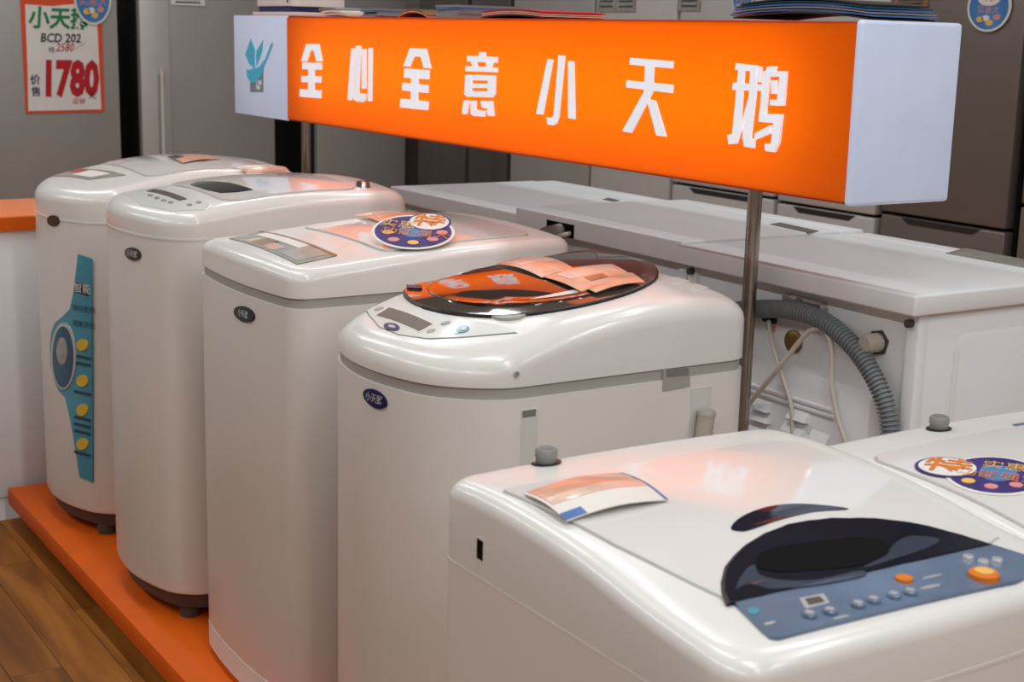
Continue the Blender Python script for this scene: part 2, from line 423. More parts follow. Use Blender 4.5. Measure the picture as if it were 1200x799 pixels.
    def feet(s, z1, m=BASE):
        for sx in (-1, 1):
            for y in (0.10, s.D-0.08):
                tube('foot', [(sx*(s.W/2-0.075), y, 0.0), (sx*(s.W/2-0.075), y, 0.012), (sx*(s.W/2-0.075), y, z1)], [0.024, 0.026, 0.02], m, s.t, 14, 30)
    def base(s, z0, z1, sc_=0.93):
        return s.ringed('base_skirt', s.ol, [(sc_, z0), (0.97, z1)], BASE)
    def door(s, y0, y1, wx, r, off=0.004, m=GLOSSW, name='loading_lid'):
        P = rrect(-wx, wx, y0, y1, r); c = Vector((0, (y0+y1)/2))
        patch('lid_gap', [(x*1.012, c.y+(y-c.y)*1.012) for x, y in P], s.top, 0.0008, GROOVEL, s.t, 0.003, 8)
        return patch(name, P, s.top, off, m, s.t, 0.006, 10)

R90 = -PI/2
# --- W4: round dark glass lid
w4 = Washer('white washer with a round dark glass lid and small display, folded leaflet on top', (1.083, 2.172, P0), R90, 0.50, 0.657, 0.075, 0.11, 0.05,
            0.862, [(0, 0.030), (0.12, 0.040), (0.45, 0.092), (0.75, 0.112), (1.0, 0.100)], 0.018, 0.034, z0=0.045, band_h=0.020)
w4.base(0.02, 0.05); w4.feet(0.03)
cp = w4.px_top([(443, 335), (434, 346), (429, 357), (433, 370), (445, 384), (467, 392.5), (501, 397), (535, 396), (604, 390), (590, 383), (560, 377), (520, 371), (495, 363), (477, 350), (474, 340), (460, 331)])
cg = Vector(cp[0])*0
for p in cp: cg += Vector(p)/len(cp)
patch('panel_outline', [cg+(Vector(p)-cg)*1.02 for p in cp], w4.top, 0.0006, GROOVE, w4.t, 0.002, 6)
cpo = patch('control_panel', cp, w4.top, 0.0014, PANELW, w4.t, 0.002, 6)
patch('display_bezel', w4.px_top([(455.5, 360.5), (510, 381.5), (491.5, 391.5), (437.5, 371)]), w4.top, 0.0022, PAPER, cpo, 0.002, 3)
patch('display', w4.px_top([(456, 362), (506.5, 381.5), (491, 390), (441, 371)]), w4.top, 0.0030, LCD, cpo, 0.002, 3)
patch('badge', w4.px_top(ell(459, 384.5, 9.5, 4.3, 20, 0.18)), w4.top, 0.0028, NAVY, cpo, 0.002, 3)
patch('badge_print', w4.px_top(ell(459, 384.3, 4.5, 1.6, 12, 0.18)), w4.top, 0.0032, SILV, cpo, 0.001, 2)
patch('swirl_logo', w4.px_top(ell(542, 387.5, 8, 4, 20, -0.2)), w4.top, 0.0026, TEAL, cpo, 0.002, 3)
patch('swirl_centre', w4.px_top(ell(543, 387, 4, 1.8, 14, -0.2)), w4.top, 0.0032, PANELW, cpo, 0.001, 2)
for (a, b, q, e) in ((444, 363, 6, 1.6), (447, 349, 4, 2.2), (452, 345, 3, 1.5), (441, 352, 2.5, 1.3), (522, 380, 6, 2.0), (505, 389, 5.5, 1.8), (535, 391.5, 3, 1.4)):
    patch('key_print', w4.px_top(ell(a, b, q, e, 12, -0.25)), w4.top, 0.0024, GREYP, cpo, 0.001, 2)
gl = w4.px_top([(474, 347), (483, 356), (500, 363), (525, 368.5), (560, 372), (600, 372), (650, 366), (700, 356), (742, 343), (766, 330), (767, 320), (740, 311), (690, 305), (640, 302.5), (590, 304.5), (540, 312), (505, 323), (482, 335)])
gl = smooth_closed(gl, 3); gc = sum(gl, Vector((0, 0)))/len(gl)
_ya, _yb = min(p.y for p in gl), max(p.y for p in gl); _xa, _xb = min(p.x for p in gl), max(p.x for p in gl)
_za, _zb = w4.zsurf(gc.x, _ya), w4.zsurf(gc.x, _yb)+0.013
def g4(x, y, off):                 # the lid glass is a shallow dome on a tilted plane
    t = (y-_ya)/(_yb-_ya); u = (x-gc.x)*2/(_xb-_xa); r2 = min(1.0, u*u+(2*t-1)**2)
    return (x, y, max(_za+(_zb-_za)*t+0.016*(1-r2), w4.zsurf(x, y) if r2 > 0.7 else -1)+off)
lid4 = patch('loading_lid', gl, g4, 0.006, GLASSR, w4.t, 0.008, 10, 0.03, 60)
patch('lid_gasket', [gc+(p-gc)*1.012 for p in gl], g4, 0.003, BLACK, w4.t, 0.022, 8, 0.03, 60)
patch('glass_pane', [gc+Vector((0.002, 0.012))+(p-gc)*0.87 for p in gl], g4, 0.0085, GLASSD, lid4, 0.003, 10, 0.03, 60)
patch('lid_handle', w4.px_top([(576, 373.5), (596, 372.5), (616, 371.5), (608, 375), (595, 376.5), (584, 376)]), w4.top, 0.005, BAND, w4.t, 0.006, 3)
patch('lid_notch', w4.px_top([(476, 342), (494, 340.5), (494, 344), (477, 346)]), g4, 0.0095, BLACK, lid4, 0.002, 2)
patch('badge', w4.px_front(ell(441, 467, 15.5, 9, 24, 0.66)), w4.front, 0.004, NAVY, w4.t, 0.004, 3)
q = w4.px_front([(441, 467)])[0]; text_plate('badge_print', '小天鹅', w4.front, q[0], q[1], 0.017, SILV, w4.t, 0.0052, bold=0.02)
S4 = w4.px_side([(777, 433), (808, 431), (808, 452), (776, 458)])
poly_plate('latch_recess', [S4], w4.right, 0.002, BAND, w4.t, 0.006)
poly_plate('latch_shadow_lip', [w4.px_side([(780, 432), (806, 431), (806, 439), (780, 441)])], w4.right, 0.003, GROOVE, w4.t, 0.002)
a, b = w4.px_side([(611, 481), (628, 560)]); poly_plate('side_recess', [[(a[0], a[1]), (b[0], a[1]), (b[0], b[1]), (a[0], b[1])]], w4.right, 0.0012, PANELW, w4.t, 0.004)
a, b = w4.px_side([(612, 481), (627, 487)]); poly_plate('recess_lip', [[(a[0], a[1]), (b[0], a[1]), (b[0], b[1]), (a[0], b[1])]], w4.right, 0.002, GROOVE, w4.t, 0.002)
a, b = w4.px_side([(810, 455), (829, 540)]); poly_plate('hose_recess', [[(a[0], a[1]), (b[0], a[1]), (b[0], b[1]), (a[0], b[1])]], w4.right, 0.0012, PANELW, w4.t, 0.004)
a = w4.px_side([(605, 438)])[0]; tube('screw', [w4.right(a[0], a[1], -0.002), w4.right(a[0], a[1], 0.003)], 0.0045, STEEL, w4.t, 12)
a = w4.px_side([(821, 478)])[0]; b = w4.px_side([(815, 520)])[0]
hp = [w4.right(a[0]+(b[0]-a[0])*k/14, a[1]+(b[1]-a[1])*k/14-0.001, 0.018) for k in range(15)]
tube('drain_stub', hp, [0.0155, 0.0165, 0.016]+[0.0145+0.0014*(k % 2) for k in range(12)], HOSEB, w4.t, 18, 50)
tube('drain_bore', [hp[0], Vector(hp[0])+Vector((0, 0, 0.0015))], 0.0125, BAND, w4.t, 18)
tube('drain_elbow', [w4.right(b[0], b[1]-0.02, 0.018), w4.right(b[0], b[1]-0.06, 0.014), w4.right(b[0], b[1]-0.09, -0.02)], 0.015, HOSEB, w4.t, 14)
# rear water inlet plate on the cover
for (a, b, q, e) in ((797, 329, 12, 3.6), (820, 337, 12, 3.6)):
    patch('inlet_cover', w4.px_top(ell(a, b, q, e, 20)), w4.top, 0.002, WHITE, w4.t, 0.003, 3)

# --- W3: clear window panel, sticker
w3 = Washer('white washer with square shoulders, sticker and peach leaflet on its flat top', (1.108, 2.812, P0), R90, 0.52, 0.672, 0.022, 0.04, 0.035,
            0.908, [(0, 0.050), (0.15, 0.056), (0.6, 0.080), (1.0, 0.086)], 0.010, 0.022, z0=0.012, band_h=0.020, body_mat=BODY)
w3.feet(0.02)
w3.ringed('kick_panel', w3.ol, [(1.0015, 0.02), (1.0015, 0.075)], BODY)
w3.door(0.245, 0.60, 0.205, 0.03)
pn = w3.px_top([(268.6, 280), (306, 270), (395, 300.5), (348, 310.7)])
wp = patch('control_panel', pn, w3.top, 0.0022, GREENP, w3.t, 0.004, 6)
P = [Vector(p) for p in pn]
def quad(P, u, v): return P[0].lerp(P[1], u).lerp(P[3].lerp(P[2], u), v)
def sub(P, u0, u1, v0, v1): return [quad(P, u0, v0), quad(P, u1, v0), quad(P, u1, v1), quad(P, u0, v1)]
patch('panel_print', sub(P, 0.08, 0.45, 0.2, 0.62), w3.top, 0.0029, PEACH, wp, 0.001, 4)
patch('panel_photo', sub(P, 0.12, 0.6, 0.28, 0.45), w3.top, 0.0034, BROWNP, wp, 0.001, 4)
patch('panel_key_row', sub(P, 0.62, 0.92, 0.1, 0.7), w3.top, 0.0029, STWHITE, wp, 0.001, 4)
patch('panel_window', sub(P, 0.1, 0.9, 0.7, 0.95), w3.top, 0.0029, GREYP, wp, 0.001, 4)
patch('panel_edge', sub(P, 0.93, 1.0, 0.0, 1.0), w3.top, 0.0034, BROWNP, wp, 0.001, 4)
patch('badge', w3.px_front(ell(287.5, 368, 12.5, 8.5, 24, 0.5)), w3.front, 0.004, BLKB, w3.t, 0.004, 3)
q = w3.px_front([(287.5, 368)])[0]; text_plate('badge_print', '小天鹅', w3.front, q[0], q[1], 0.017, SILV, w3.t, 0.0052, bold=0.02)

# --- W2: bowed front
w2 = Washer('white bow-fronted washer with a small dark display strip and dark lid window', (1.062, 3.448, P0), R90, 0.51, 0.665, 0.065, 0.07, 0.04,
            0.940, [(0, 0.046), (0.15, 0.058), (0.55, 0.088), (1.0, 0.088)], 0.014, 0.030, z0=0.074, band_h=0.003)
w2.base(0.034, 0.078); w2.feet(0.045)
w2.ringed('seam_ridge', w2.ol, [(1.004, 0.936), (1.004, 0.941)], WHITE)
w2.door(0.20, 0.55, 0.21, 0.05)
patch('control_panel', w2.px_top([(142, 226), (165, 217), (200, 221), (245, 240), (240, 247), (200, 249), (165, 241)]), w2.top, 0.0012, PANELW, w2.t, 0.003, 6)
patch('display', w2.px_top([(172, 224.7), (181, 222.5), (219, 234), (210, 236)]), w2.top, 0.003, LCD, w2.t, 0.003, 3)
patch('lid_window', w2.px_top([(222.7, 216.7), (234.7, 213), (269, 215), (296, 223), (280, 225.5), (258.7, 226.5), (240, 222.5)], 0.004), w2.top, 0.0062, NAVYG, w2.t, 0.004, 5)
for (a, b) in ((176, 230), (184, 233), (192, 236), (200, 238), (222, 241), (233, 238)): patch('key', w2.px_top(ell(a, b, 3.4, 1.3, 12)), w2.top, 0.0028, GREYP, w2.t, 0.002, 2)
patch('badge', w2.px_front(ell(157, 297.5, 9.3, 7.2, 24, 0.5)), w2.front, 0.004, BROWNB, w2.t, 0.004, 3)
q = w2.px_front([(157, 297.5)])[0]; text_plate('badge_print', '小天鹅', w2.front, q[0], q[1], 0.017, SILV, w2.t, 0.0052, bold=0.02)
tube('inlet_cap', [(0.17, 0.575, w2.ztop(0.17, 0.575)-0.005), (0.17, 0.575, w2.ztop(0.17, 0.575)+0.014)], [0.02, 0.016], STEEL, w2.t, 14, 40)

# --- W1: bowed front with the tall teal label
w1 = Washer('white bow-fronted washer with a tall teal label down its front', (1.065, 4.145, P0), R90, 0.53, 0.68, 0.085, 0.07, 0.04,
            0.893, [(0, 0.058), (0.12, 0.076), (0.55, 0.128), (1.0, 0.120)], 0.014, 0.030, z0=0.07, band_h=0.003)
w1.base(0.03, 0.08, 0.93); w1.feet(0.05)
w1.ringed('seam_ridge', w1.ol, [(1.004, 0.889), (1.004, 0.894)], WHITE)
w1.door(0.24, 0.60, 0.22, 0.05)
p1 = w1.px_top([(60, 198.5), (90.7, 193), (147, 206), (104, 211.5)])
c1 = patch('control_panel', p1, w1.top, 0.0022, GREYP, w1.t, 0.004, 6)
Q = [Vector(p) for p in p1]
patch('panel_print', sub(Q, 0.55, 0.9, 0.05, 0.3), w1.top, 0.0029, REDINK, c1, 0.001, 4)
patch('panel_keys', sub(Q, 0.2, 0.8, 0.4, 0.85), w1.top, 0.0029, PAPER, c1, 0.001, 4)
patch('badge', w1.px_front(ell(63.5, 258.5, 7, 6.4, 24, 0.4)), w1.front, 0.004, BROWNB, w1.t, 0.004, 3)
LE = [(297.6, 92.5), (314, 90.6), (344, 87), (362, 83), (371, 74), (378, 65.5), (390, 61), (408, 59.5), (428, 60.5), (446, 64.5), (458, 70), (466, 77.5), (490, 83), (512, 87), (540, 91.5), (559, 94.4)]
vs = []; fs = []
rows_ = dens(LE, 6, closed=False); nc = 7
for lay in (0.003, -0.001):
    for r_ in rows_:
        yt = (r_.x-297.6)/(559-297.6); rx_ = 108+1.4*yt; yr = 303+yt*(565-303)
        for c_ in range(nc+1):
            u_ = c_/nc; q_ = w1.px_front([(r_.y+(rx_-r_.y)*u_, r_.x+(yr-r_.x)*u_)])[0]; vs.append(w1.front(q_[0], q_[1], lay))
nr = len(rows_); N_ = nr*(nc+1)
for i in range(nr-1):
    for j in range(nc): a_ = i*(nc+1)+j; fs.append((a_, a_+1, a_+nc+2, a_+nc+1))
    for j in (0, nc): a_ = i*(nc+1)+j; fs.append((a_, a_+nc+1, N_+a_+nc+1, N_+a_))
for i in (0, nr-1):
    for j in range(nc): a_ = i*(nc+1)+j; fs.append((a_, a_+1, N_+a_+1, N_+a_))
lb = mesh('front_label', vs, fs, TEAL, w1.t)
patch('label_dial_ring', w1.px_front(ell(76.5, 417, 14.5, 39, 30)), w1.front, 0.0062, SILV, lb, 0.004, 4)
patch('label_dial', w1.px_front(ell(76.5, 418, 12.3, 36, 30)), w1.front, 0.0068, TEALD, lb, 0.003, 4)
patch('label_dial_centre', w1.px_front(ell(75.5, 411, 6.3, 16, 24)), w1.front, 0.0074, GREYP, lb, 0.003, 3)
for yy in (404, 446, 480, 520): patch('label_spot', w1.px_front(ell(98.5, yy, 6.5, 7, 18, 0.4)), w1.front, 0.0064, YELLOW, lb, 0.003, 3)
def w1f(x, z, off): return w1.front(x, z, off)
q = w1.px_front([(97, 338)])[0]; poly_plate('label_title_box', [w1.px_front([(90, 330), (105, 335), (105, 347), (90, 342)])], w1.front, 0.0045, INK, lb, 0.002)
text_plate('label_title', '智能', lambda x, y, o: w1.front(x, y, o), q[0]+0.006, q[1], 0.028, STWHITE, lb, 0.0065)
for yy, s_ in ((362, '数码变频'), (380, '健康洗衣')):
    q = w1.px_front([(97, yy)])[0]; text_plate('label_line', s_, lambda x, y, o: w1.front(x, y, o), q[0]+0.008, q[1], 0.0195, INK, lb, 0.0055)
for yy in (420, 428, 462, 492, 500, 508, 533):
    q = w1.px_front([(98, yy)])[0]; poly_plate('label_fine_print', [[(q[0]-0.03, q[1]), (q[0]+0.03, q[1]), (q[0]+0.03, q[1]+0.008), (q[0]-0.03, q[1]+0.008)]], w1.front, 0.0052, INK, lb, 0.001)

# --- W5 and W6: the pair facing the aisle end
def end_washer(label, loc, band):
    t = Washer(label, loc, 0.0, 0.535, 0.56, 0.012, 0.045, 0.03, band, [(0, 0.062), (0.08, 0.066), (0.25, 0.074), (0.5, 0.094), (0.8, 0.102), (1.0, 0.098)], 0.005, 0.021, z0=0.03, band_h=0.003)
    t.feet(0.04)
    t.ringed('seam_ridge', t.ol, [(1.002, band-0.004), (1.002, band+0.0005)], WHITE)
    return t
w5 = end_washer('white washer with crescent navy window, blue-grey control panel and leaflet on its lid', (1.1175, 0.928, P0), 0.79)
def inlet(wsh, px):
    q = wsh.px_top([px])[0]; z = wsh.ztop(*q)
    o = patch('inlet_gasket', ell(q[0], q[1], 0.020, 0.017, 24), wsh.top, 0.002, BLACK, wsh.t, 0.004, 3)
    tube('water_inlet', [(q[0], q[1], z-0.01), (q[0], q[1], z+0.008), (q[0], q[1], z+0.010), (q[0], q[1], z+0.017), (q[0], q[1], z+0.020)], [0.0135, 0.0135, 0.0145, 0.0145, 0.0125], CAPG, wsh.t, 24, 40)
    tube('inlet_bore', [(q[0], q[1], z+0.0195), (q[0], q[1], z+0.0207)], 0.009, GROOVE, wsh.t, 20)
inlet(w5, (640, 543))
dr = w5.px_top([(590, 577), (640, 566), (760, 543), (900, 519), (935, 521), (1170, 631), (1158, 638.5), (858, 706), (842, 700), (720, 640)])
dc = sum((Vector(p) for p in dr), Vector((0, 0)))/len(dr)
patch('lid_gap', [dc+(Vector(p)-dc)*1.005 for p in dr], w5.top, 0.0006, GROOVEL, w5.t, 0.002, 8)
ld = patch('loading_lid', dr, w5.top, 0.0035, GLOSSW, w5.t, 0.005, 10)
gw = w5.px_top(dens([(855.6, 706), (850, 694), (849, 682), (853.5, 664), (864, 651), (876, 640), (898, 626), (924, 616), (950, 611), (975, 608.5), (1026, 608.5), (1056, 612), (1086, 617.5), (1122, 627), (1157, 638.5)], 12), 0.004)
gwo = patch('lid_window', gw, w5.top, 0.0055, NAVYG, ld, 0.004, 8)
patch('window_frame', [Vector((sum(p[0] for p in gw)/len(gw), sum(p[1] for p in gw)/len(gw)))*(-0.03)+Vector(p)*1.03 for p in gw], w5.top, 0.0045, BLACK, ld, 0.003, 8)
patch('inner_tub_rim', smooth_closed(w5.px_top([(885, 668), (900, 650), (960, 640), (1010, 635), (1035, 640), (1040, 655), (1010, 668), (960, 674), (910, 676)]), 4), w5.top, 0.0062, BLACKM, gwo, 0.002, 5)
patch('window_reflection', smooth_closed(w5.px_top([(1012, 671), (1036, 657), (1048, 643), (1068, 634), (1100, 638), (1085, 648), (1050, 660)]), 5), w5.top, 0.0060, SLATE, gwo, 0.001, 4)  # grey-blue reflection in the window, painted as a flat patch
poly_plate('window_reflection', [smooth_closed(w5.px_top([(884, 668), (890, 680), (920, 686), (960, 685), (1005, 675), (1012, 680), (960, 691), (905, 696), (878, 690), (862, 696), (872, 676)]), 4)], w5.top, 0.0060, SLATE, gwo, 0.001)  # lower arc of reflection, also painted on the glass
hr = smooth_closed(w5.px_top([(856.5, 619), (870, 605.5), (900, 594.5), (939, 591), (994, 596.5), (954, 600), (915, 609), (880, 621), (866, 623)], 0.004), 4)
poly_plate('handle_recess', [hr], w5.top, 0.0048, NAVYG, ld, 0.003)
pp = w5.px_top([(858.5, 707.5), (1158.6, 640.5), (1205, 655), (1216, 664), (1212, 676), (1190, 685), (912, 751), (902, 750), (893, 742)])
cp5 = patch('control_panel', pp, w5.top, 0.004, BLUEP, w5.t, 0.006, 8)
def knob(px, r, h, m, par, top=None):
    q = w5.px_top([px])[0]; z = w5.ztop(*q)+0.004
    o = tube('button', [(q[0], q[1], z-0.002), (q[0], q[1], z+h*0.7), (q[0], q[1], z+h)], [r, r, r*0.85], m, par, 18, 40)
    if top: tube('button_cap', [(q[0], q[1], z+h), (q[0], q[1], z+h+0.001)], r*0.62, top, o, 16)
knob((1152, 680.5), 0.0165, 0.007, STORANGE, cp5, STYEL)
knob((1059, 684), 0.0095, 0.004, STORANGE, cp5)
for q in ((948, 727), (972, 722.5), (1005, 715), (1023, 709.5), (1047, 704), (1066, 700)): knob(q, 0.0075, 0.004, BLUEP, cp5, SILV)
for q in ((1134, 659), (1152, 664), (1168, 662)): knob(q, 0.0065, 0.004, SILV, cp5)
patch('display', w5.px_top([(943, 707), (960, 704), (966, 710), (948, 714)]), w5.top, 0.0052, LCD, cp5, 0.002, 3)
patch('display_bezel', w5.px_top([(936, 706), (965, 700), (972, 711), (944, 718)]), w5.top, 0.0046, SILV, cp5, 0.002, 3)
patch('swirl_logo', w5.px_top(ell(883, 721, 7, 4.5, 18)), w5.top, 0.0050, TEAL, cp5, 0.002, 3)
for (a, b, c, d) in ((1090, 692, 12, 1.6), (1092, 680, 12, 1.3), (985, 728, 10, 1.4), (902, 735, 7, 1.6)):
    patch('panel_print', w5.px_top(ell(a, b, c, d, 16, -0.21)), w5.top, 0.0046, SILV, cp5, 0.001, 3)
q = w5.tolocal(at_x(563, 644, w5.loc.x-w5.W/2))
poly_plate('side_slot', [[(q.y-0.0065, q.z-0.012), (q.y+0.0065, q.z-0.012), (q.y+0.0065, q.z+0.012), (q.y-0.0065, q.z+0.012)]], w5.left, 0.0012, BLACKM, w5.t, 0.004)
poly_plate('slot_rim', [[(q.y-0.009, q.z-0.015), (q.y+0.009, q.z-0.015), (q.y+0.009, q.z+0.015), (q.y-0.009, q.z+0.015)]], w5.left, 0.0006, WHITE, w5.t, 0.004)

w6 = end_washer('white washer with an oval purple sticker on its lid, beside the navy window one', (1.672, 0.885, P0), 0.764)
inlet(w6, (1100, 503))
P6 = rrect(-0.235, 0.235, 0.10, 0.465, 0.03)
patch('lid_gap', [(x*1.012, 0.2825+(y-0.2825)*1.012) for x, y in P6], w6.top, 0.0006, GROOVEL, w6.t, 0.002, 8)
patch('loading_lid', P6, w6.top, 0.0035, GLOSSW, w6.t, 0.005, 10)
poly_plate('rear_label', [w6.px_top([(1186, 498), (1206, 495), (1216, 499), (1196, 503)])], w6.top, 0.001, BLUEP, w6.t, 0.002)
patch('control_panel', rrect(-0.205, 0.205, 0.032, 0.085, 0.012), w6.top, 0.003, BLUEP, w6.t, 0.004, 8)

# ------------------------------------------------------------------ oval promotional stickers lying on the lids
def lid_sticker(wsh, base, oval, circ, label, rot, lean=None):
    """oval, circ: (centre, right end, top end) as pixels on the lid"""
    t = empty('promotional_sticker', wsh.loc, wsh.rz); tag(t, label, 'sticker')
    def frame(tr):
        c_, a_, b_ = [Vector(p) for p in wsh.px_top(tr, base)]; a_ -= c_; b_ -= c_
        return lambda u, v, off: wsh.top(c_.x+u*a_.x+v*b_.x, c_.y+u*a_.y+v*b_.y, off)
    if lean is None: F, G = frame(oval), frame(circ)
    else:                                # a stiff oval card, lower edge on the lid, upper edge raised
        low, rad = lean; l0 = wsh.px_top([low], 0.006)[0]; p0 = Vector(wsh.top(l0[0], l0[1], 0.006))
        eye = wsh.tolocal(cam.matrix_world.translation); hv = Vector((p0.x-eye.x, p0.y-eye.y, 0)).normalized(); rv = Vector((hv.y, -hv.x, 0.0))
        tl_ = math.radians(15); uv = hv*math.cos(tl_)+Vector((0, 0, math.sin(tl_))); nv = rv.cross(uv)
        F = lambda u, v, off: tuple(p0+rv*(u*rad)+uv*((v+1.1)*rad*1.04)+nv*(off-base))
        cx_, cy_, cr_ = circ
        G = lambda u, v, off: F(cx_+u*cr_, cy_+v*cr_, off)
    patch('backing', ell(0, 0, 1.08, 1.1, 40), F, base, STWHITE, t, 0.001, 5, 9)
    ov = patch('oval_print', ell(0, 0, 1, 1, 40), F, base+0.0008, PURPLE, t, 0.001, 5, 9)
    patch('circle_backing', ell(0, 0, 1.12, 1.12, 28), G, base+0.0014, PURPLE, t, 0.001, 3, 9)
    cb = patch('circle', ell(0, 0, 1, 1, 28), G, base+0.0020, STWHITE, t, 0.001, 3, 9)
    text_plate('circle_character', '特', G, 0, 0, 1.7, STORANGE, cb, base+0.0028, rot=rot, bold=0.015)
    patch('glow_print', ell(0.05, 0.05, 0.42, 0.45, 24), F, base+0.0013, STBLUE, ov, 0.001, 3, 9)
    text_plate('oval_characters', '实惠', F, -0.4 if lean else 0.15, 0.42, 0.5, STYEL, ov, base+0.0020, rot=rot)
    text_plate('oval_characters', '功能强大', F, 0.05 if lean else 0.1, -0.15, 0.46, STORANGE, ov, base+0.0020, rot=rot)
    for u, v in ((-0.66, -0.08), (-0.5, -0.55), (0.0, -0.72), (0.5, -0.5), (0.75, -0.05)):
        patch('flower_print', ell(u, v, 0.15, 0.13, 12), F, base+0.0017, random.choice([STPINK, STYEL]), ov, 0.001, 2, 9)
    return t
lid_sticker(w3, 0.0052, None, (0.42, 0.62, 0.52), 'oval purple promotional sticker card on the square-shouldered washer beside the peach leaflet', -0.2, ((484, 292), 0.080))
lid_sticker(w6, 0.0048, [(1166, 556), (1221, 562), (1172, 537)], [(1110, 548), (1144, 552), (1115, 538.5)], 'oval purple promotional sticker on the lid beside the navy window washer', -0.05)

# ------------------------------------------------------------------ leaflets lying on the washers
def leaflet(wsh, quads, base, label, mats, lift=0.012, bend=0.006, surf=None):
    t = empty('leaflet', wsh.loc, wsh.rz); tag(t, label, 'leaflet')
    for qi, qd in enumerate(quads):
        P = [Vector(p) for p in wsh.px_top(qd, base+lift*0.5)]; N = 8
        for layer, (m_, u0, u1, v0, v1, dz) in enumerate(mats[qi]):
            vs = []; fs = []
            for i in range(N+1):
                for j in range(N+1):
                    u = u0+(u1-u0)*i/N; v = v0+(v1-v0)*j/N; p = quad(P, u, v)
                    z = base+0.0022+lift*math.sin(PI*u)*0.6+bend*math.sin(PI*v)*0.7+dz
                    vs.append((surf or wsh.top)(p.x, p.y, z))
            n1 = len(vs)
            vs += [(x, y, z-0.0012) for x, y, z in vs]
            for i in range(N):
                for j in range(N):
                    a = i*(N+1)+j; fs.append((a, a+1, a+N+2, a+N+1)); fs.append((n1+a, n1+a+N+1, n1+a+N+2, n1+a+1))
            for k in range(N):
                for (a, b) in ((k, k+1), (N*(N+1)+k, N*(N+1)+k+1), (k*(N+1), (k+1)*(N+1)), (k*(N+1)+N, (k+1)*(N+1)+N)): fs.append((a, b, b+n1, a+n1))
            mesh('sheet' if layer == 0 else 'printed_block', vs, fs, m_, t, 40)
    return t
leaflet(w5, [[(614, 576), (729.5, 552), (783, 583), (664, 608)]], 0.0045, 'glossy peach and white leaflet curled on the navy window washer',
        [[(PAPER, 0, 1, 0, 1, 0), (PEACH, 0.03, 0.97, 0.0, 0.42, 0.0008), (PEACHL, 0.03, 0.97, 0.42, 0.62, 0.0008), (BLUEPR, 0.0, 0.2, 0.84, 0.99, 0.0008), (BLUEPR, 0.975, 1.0, 0.0, 1.0, 0.0009)]], 0.010, 0.006)
leaflet(w4, [[(580, 308.6), (635, 301.6), (676, 314.7), (635, 322)], [(635, 321), (717, 309.4), (756, 329.8), (698, 342)]], 0.0095, 'folded peach leaflet spread across the round glass lid',
        [[(PEACH, 0, 1, 0, 1, 0), (PEACHL, 0.1, 0.9, 0.15, 0.5, 0.0008)], [(PEACH, 0, 1, 0, 1, 0), (PEACHL, 0.12, 0.9, 0.1, 0.4, 0.0008), (BROWNP, 0.3, 0.6, 0.45, 0.6, 0.0008)]], 0.006, 0.004, g4)
leaflet(w3, [[(414.6, 249.6), (453, 240), (503, 249.6), (450, 261)]], 0.006, 'small peach leaflet beside the oval sticker on the square-shouldered washer',
        [[(PEACH, 0, 1, 0, 1, 0), (PEACHL, 0.1, 0.6, 0.3, 0.7, 0.0008)]], 0.008, 0.004)
leaflet(w1, [[(272, 197), (325, 195), (341, 204), (290, 206.5)]], 0.006, 'pale folded leaflet at the back of the teal-labelled washer', [[(PEACHL, 0, 1, 0, 1, 0), (PAPER, 0.1, 0.8, 0.2, 0.6, 0.0008)]], 0.004, 0.006)
leaflet(w1, [[(196, 184), (238, 181), (258, 186), (214, 191)]], 0.006, 'pink leaflet on the lid of the teal-labelled washer', [[(PEACH, 0, 1, 0, 1, 0), (FSIDE, 0.0, 0.25, 0.0, 0.5, 0.0008)]], 0.004, 0.003)

# ------------------------------------------------------------------ front loaders seen from behind
def front_loader(label, x0, y0, y1, ztop, depth, lid_t, full):
    t = empty('front_loading_washer', (x0, y0, P0)); tag(t, label, 'washing machine')
    W = y1-y0; zt = ztop-P0; b0 = 0.028
    box('body', b0+0.02, depth, 0.012, W-0.012, 0.03, zt-lid_t, BODYC, t, r=0.008)
    box('worktop', 0, depth-0.075, 0, W, zt-lid_t, zt, BODYC, t, r=0.005, seg=3)
    box('front_fascia', depth-0.073, depth+0.008, 0, W, zt-lid_t-0.06, zt-0.002, BODYC, t, r=0.006)
    for x in (0.09, depth-0.07):
        for y in (0.07, W-0.07): tube('foot', [(x, y, 0), (x, y, 0.035)], 0.024, BASE, t, 14)
    # back: side flanges and a proud pressed panel with louvres
    for ya in (0.012, W-0.042): box('back_flange', b0, b0+0.03, ya, ya+0.03, 0.04, zt-lid_t, BODYC, t, r=0.004)
    box('back_plate', b0+0.012, b0+0.03, 0.04, W-0.04, 0.05, zt-lid_t-0.001, BODYC, t)
    return t, W, zt, b0
B1X, B1Y0, B1Y1, B1Z = 2.02, 1.81, 2.507, 1.0915
b1, BW, bz, bb = front_loader('white front-loading washer seen from behind with grey hose and loose cable', B1X, B1Y0, B1Y1, B1Z, 0.585, 0.040, True)
def bpx(px, py, off=0.0):
    p = at_x(px, py, B1X+bb+0.012-off); return (p.x-B1X, p.y-B1Y0, p.z-P0)
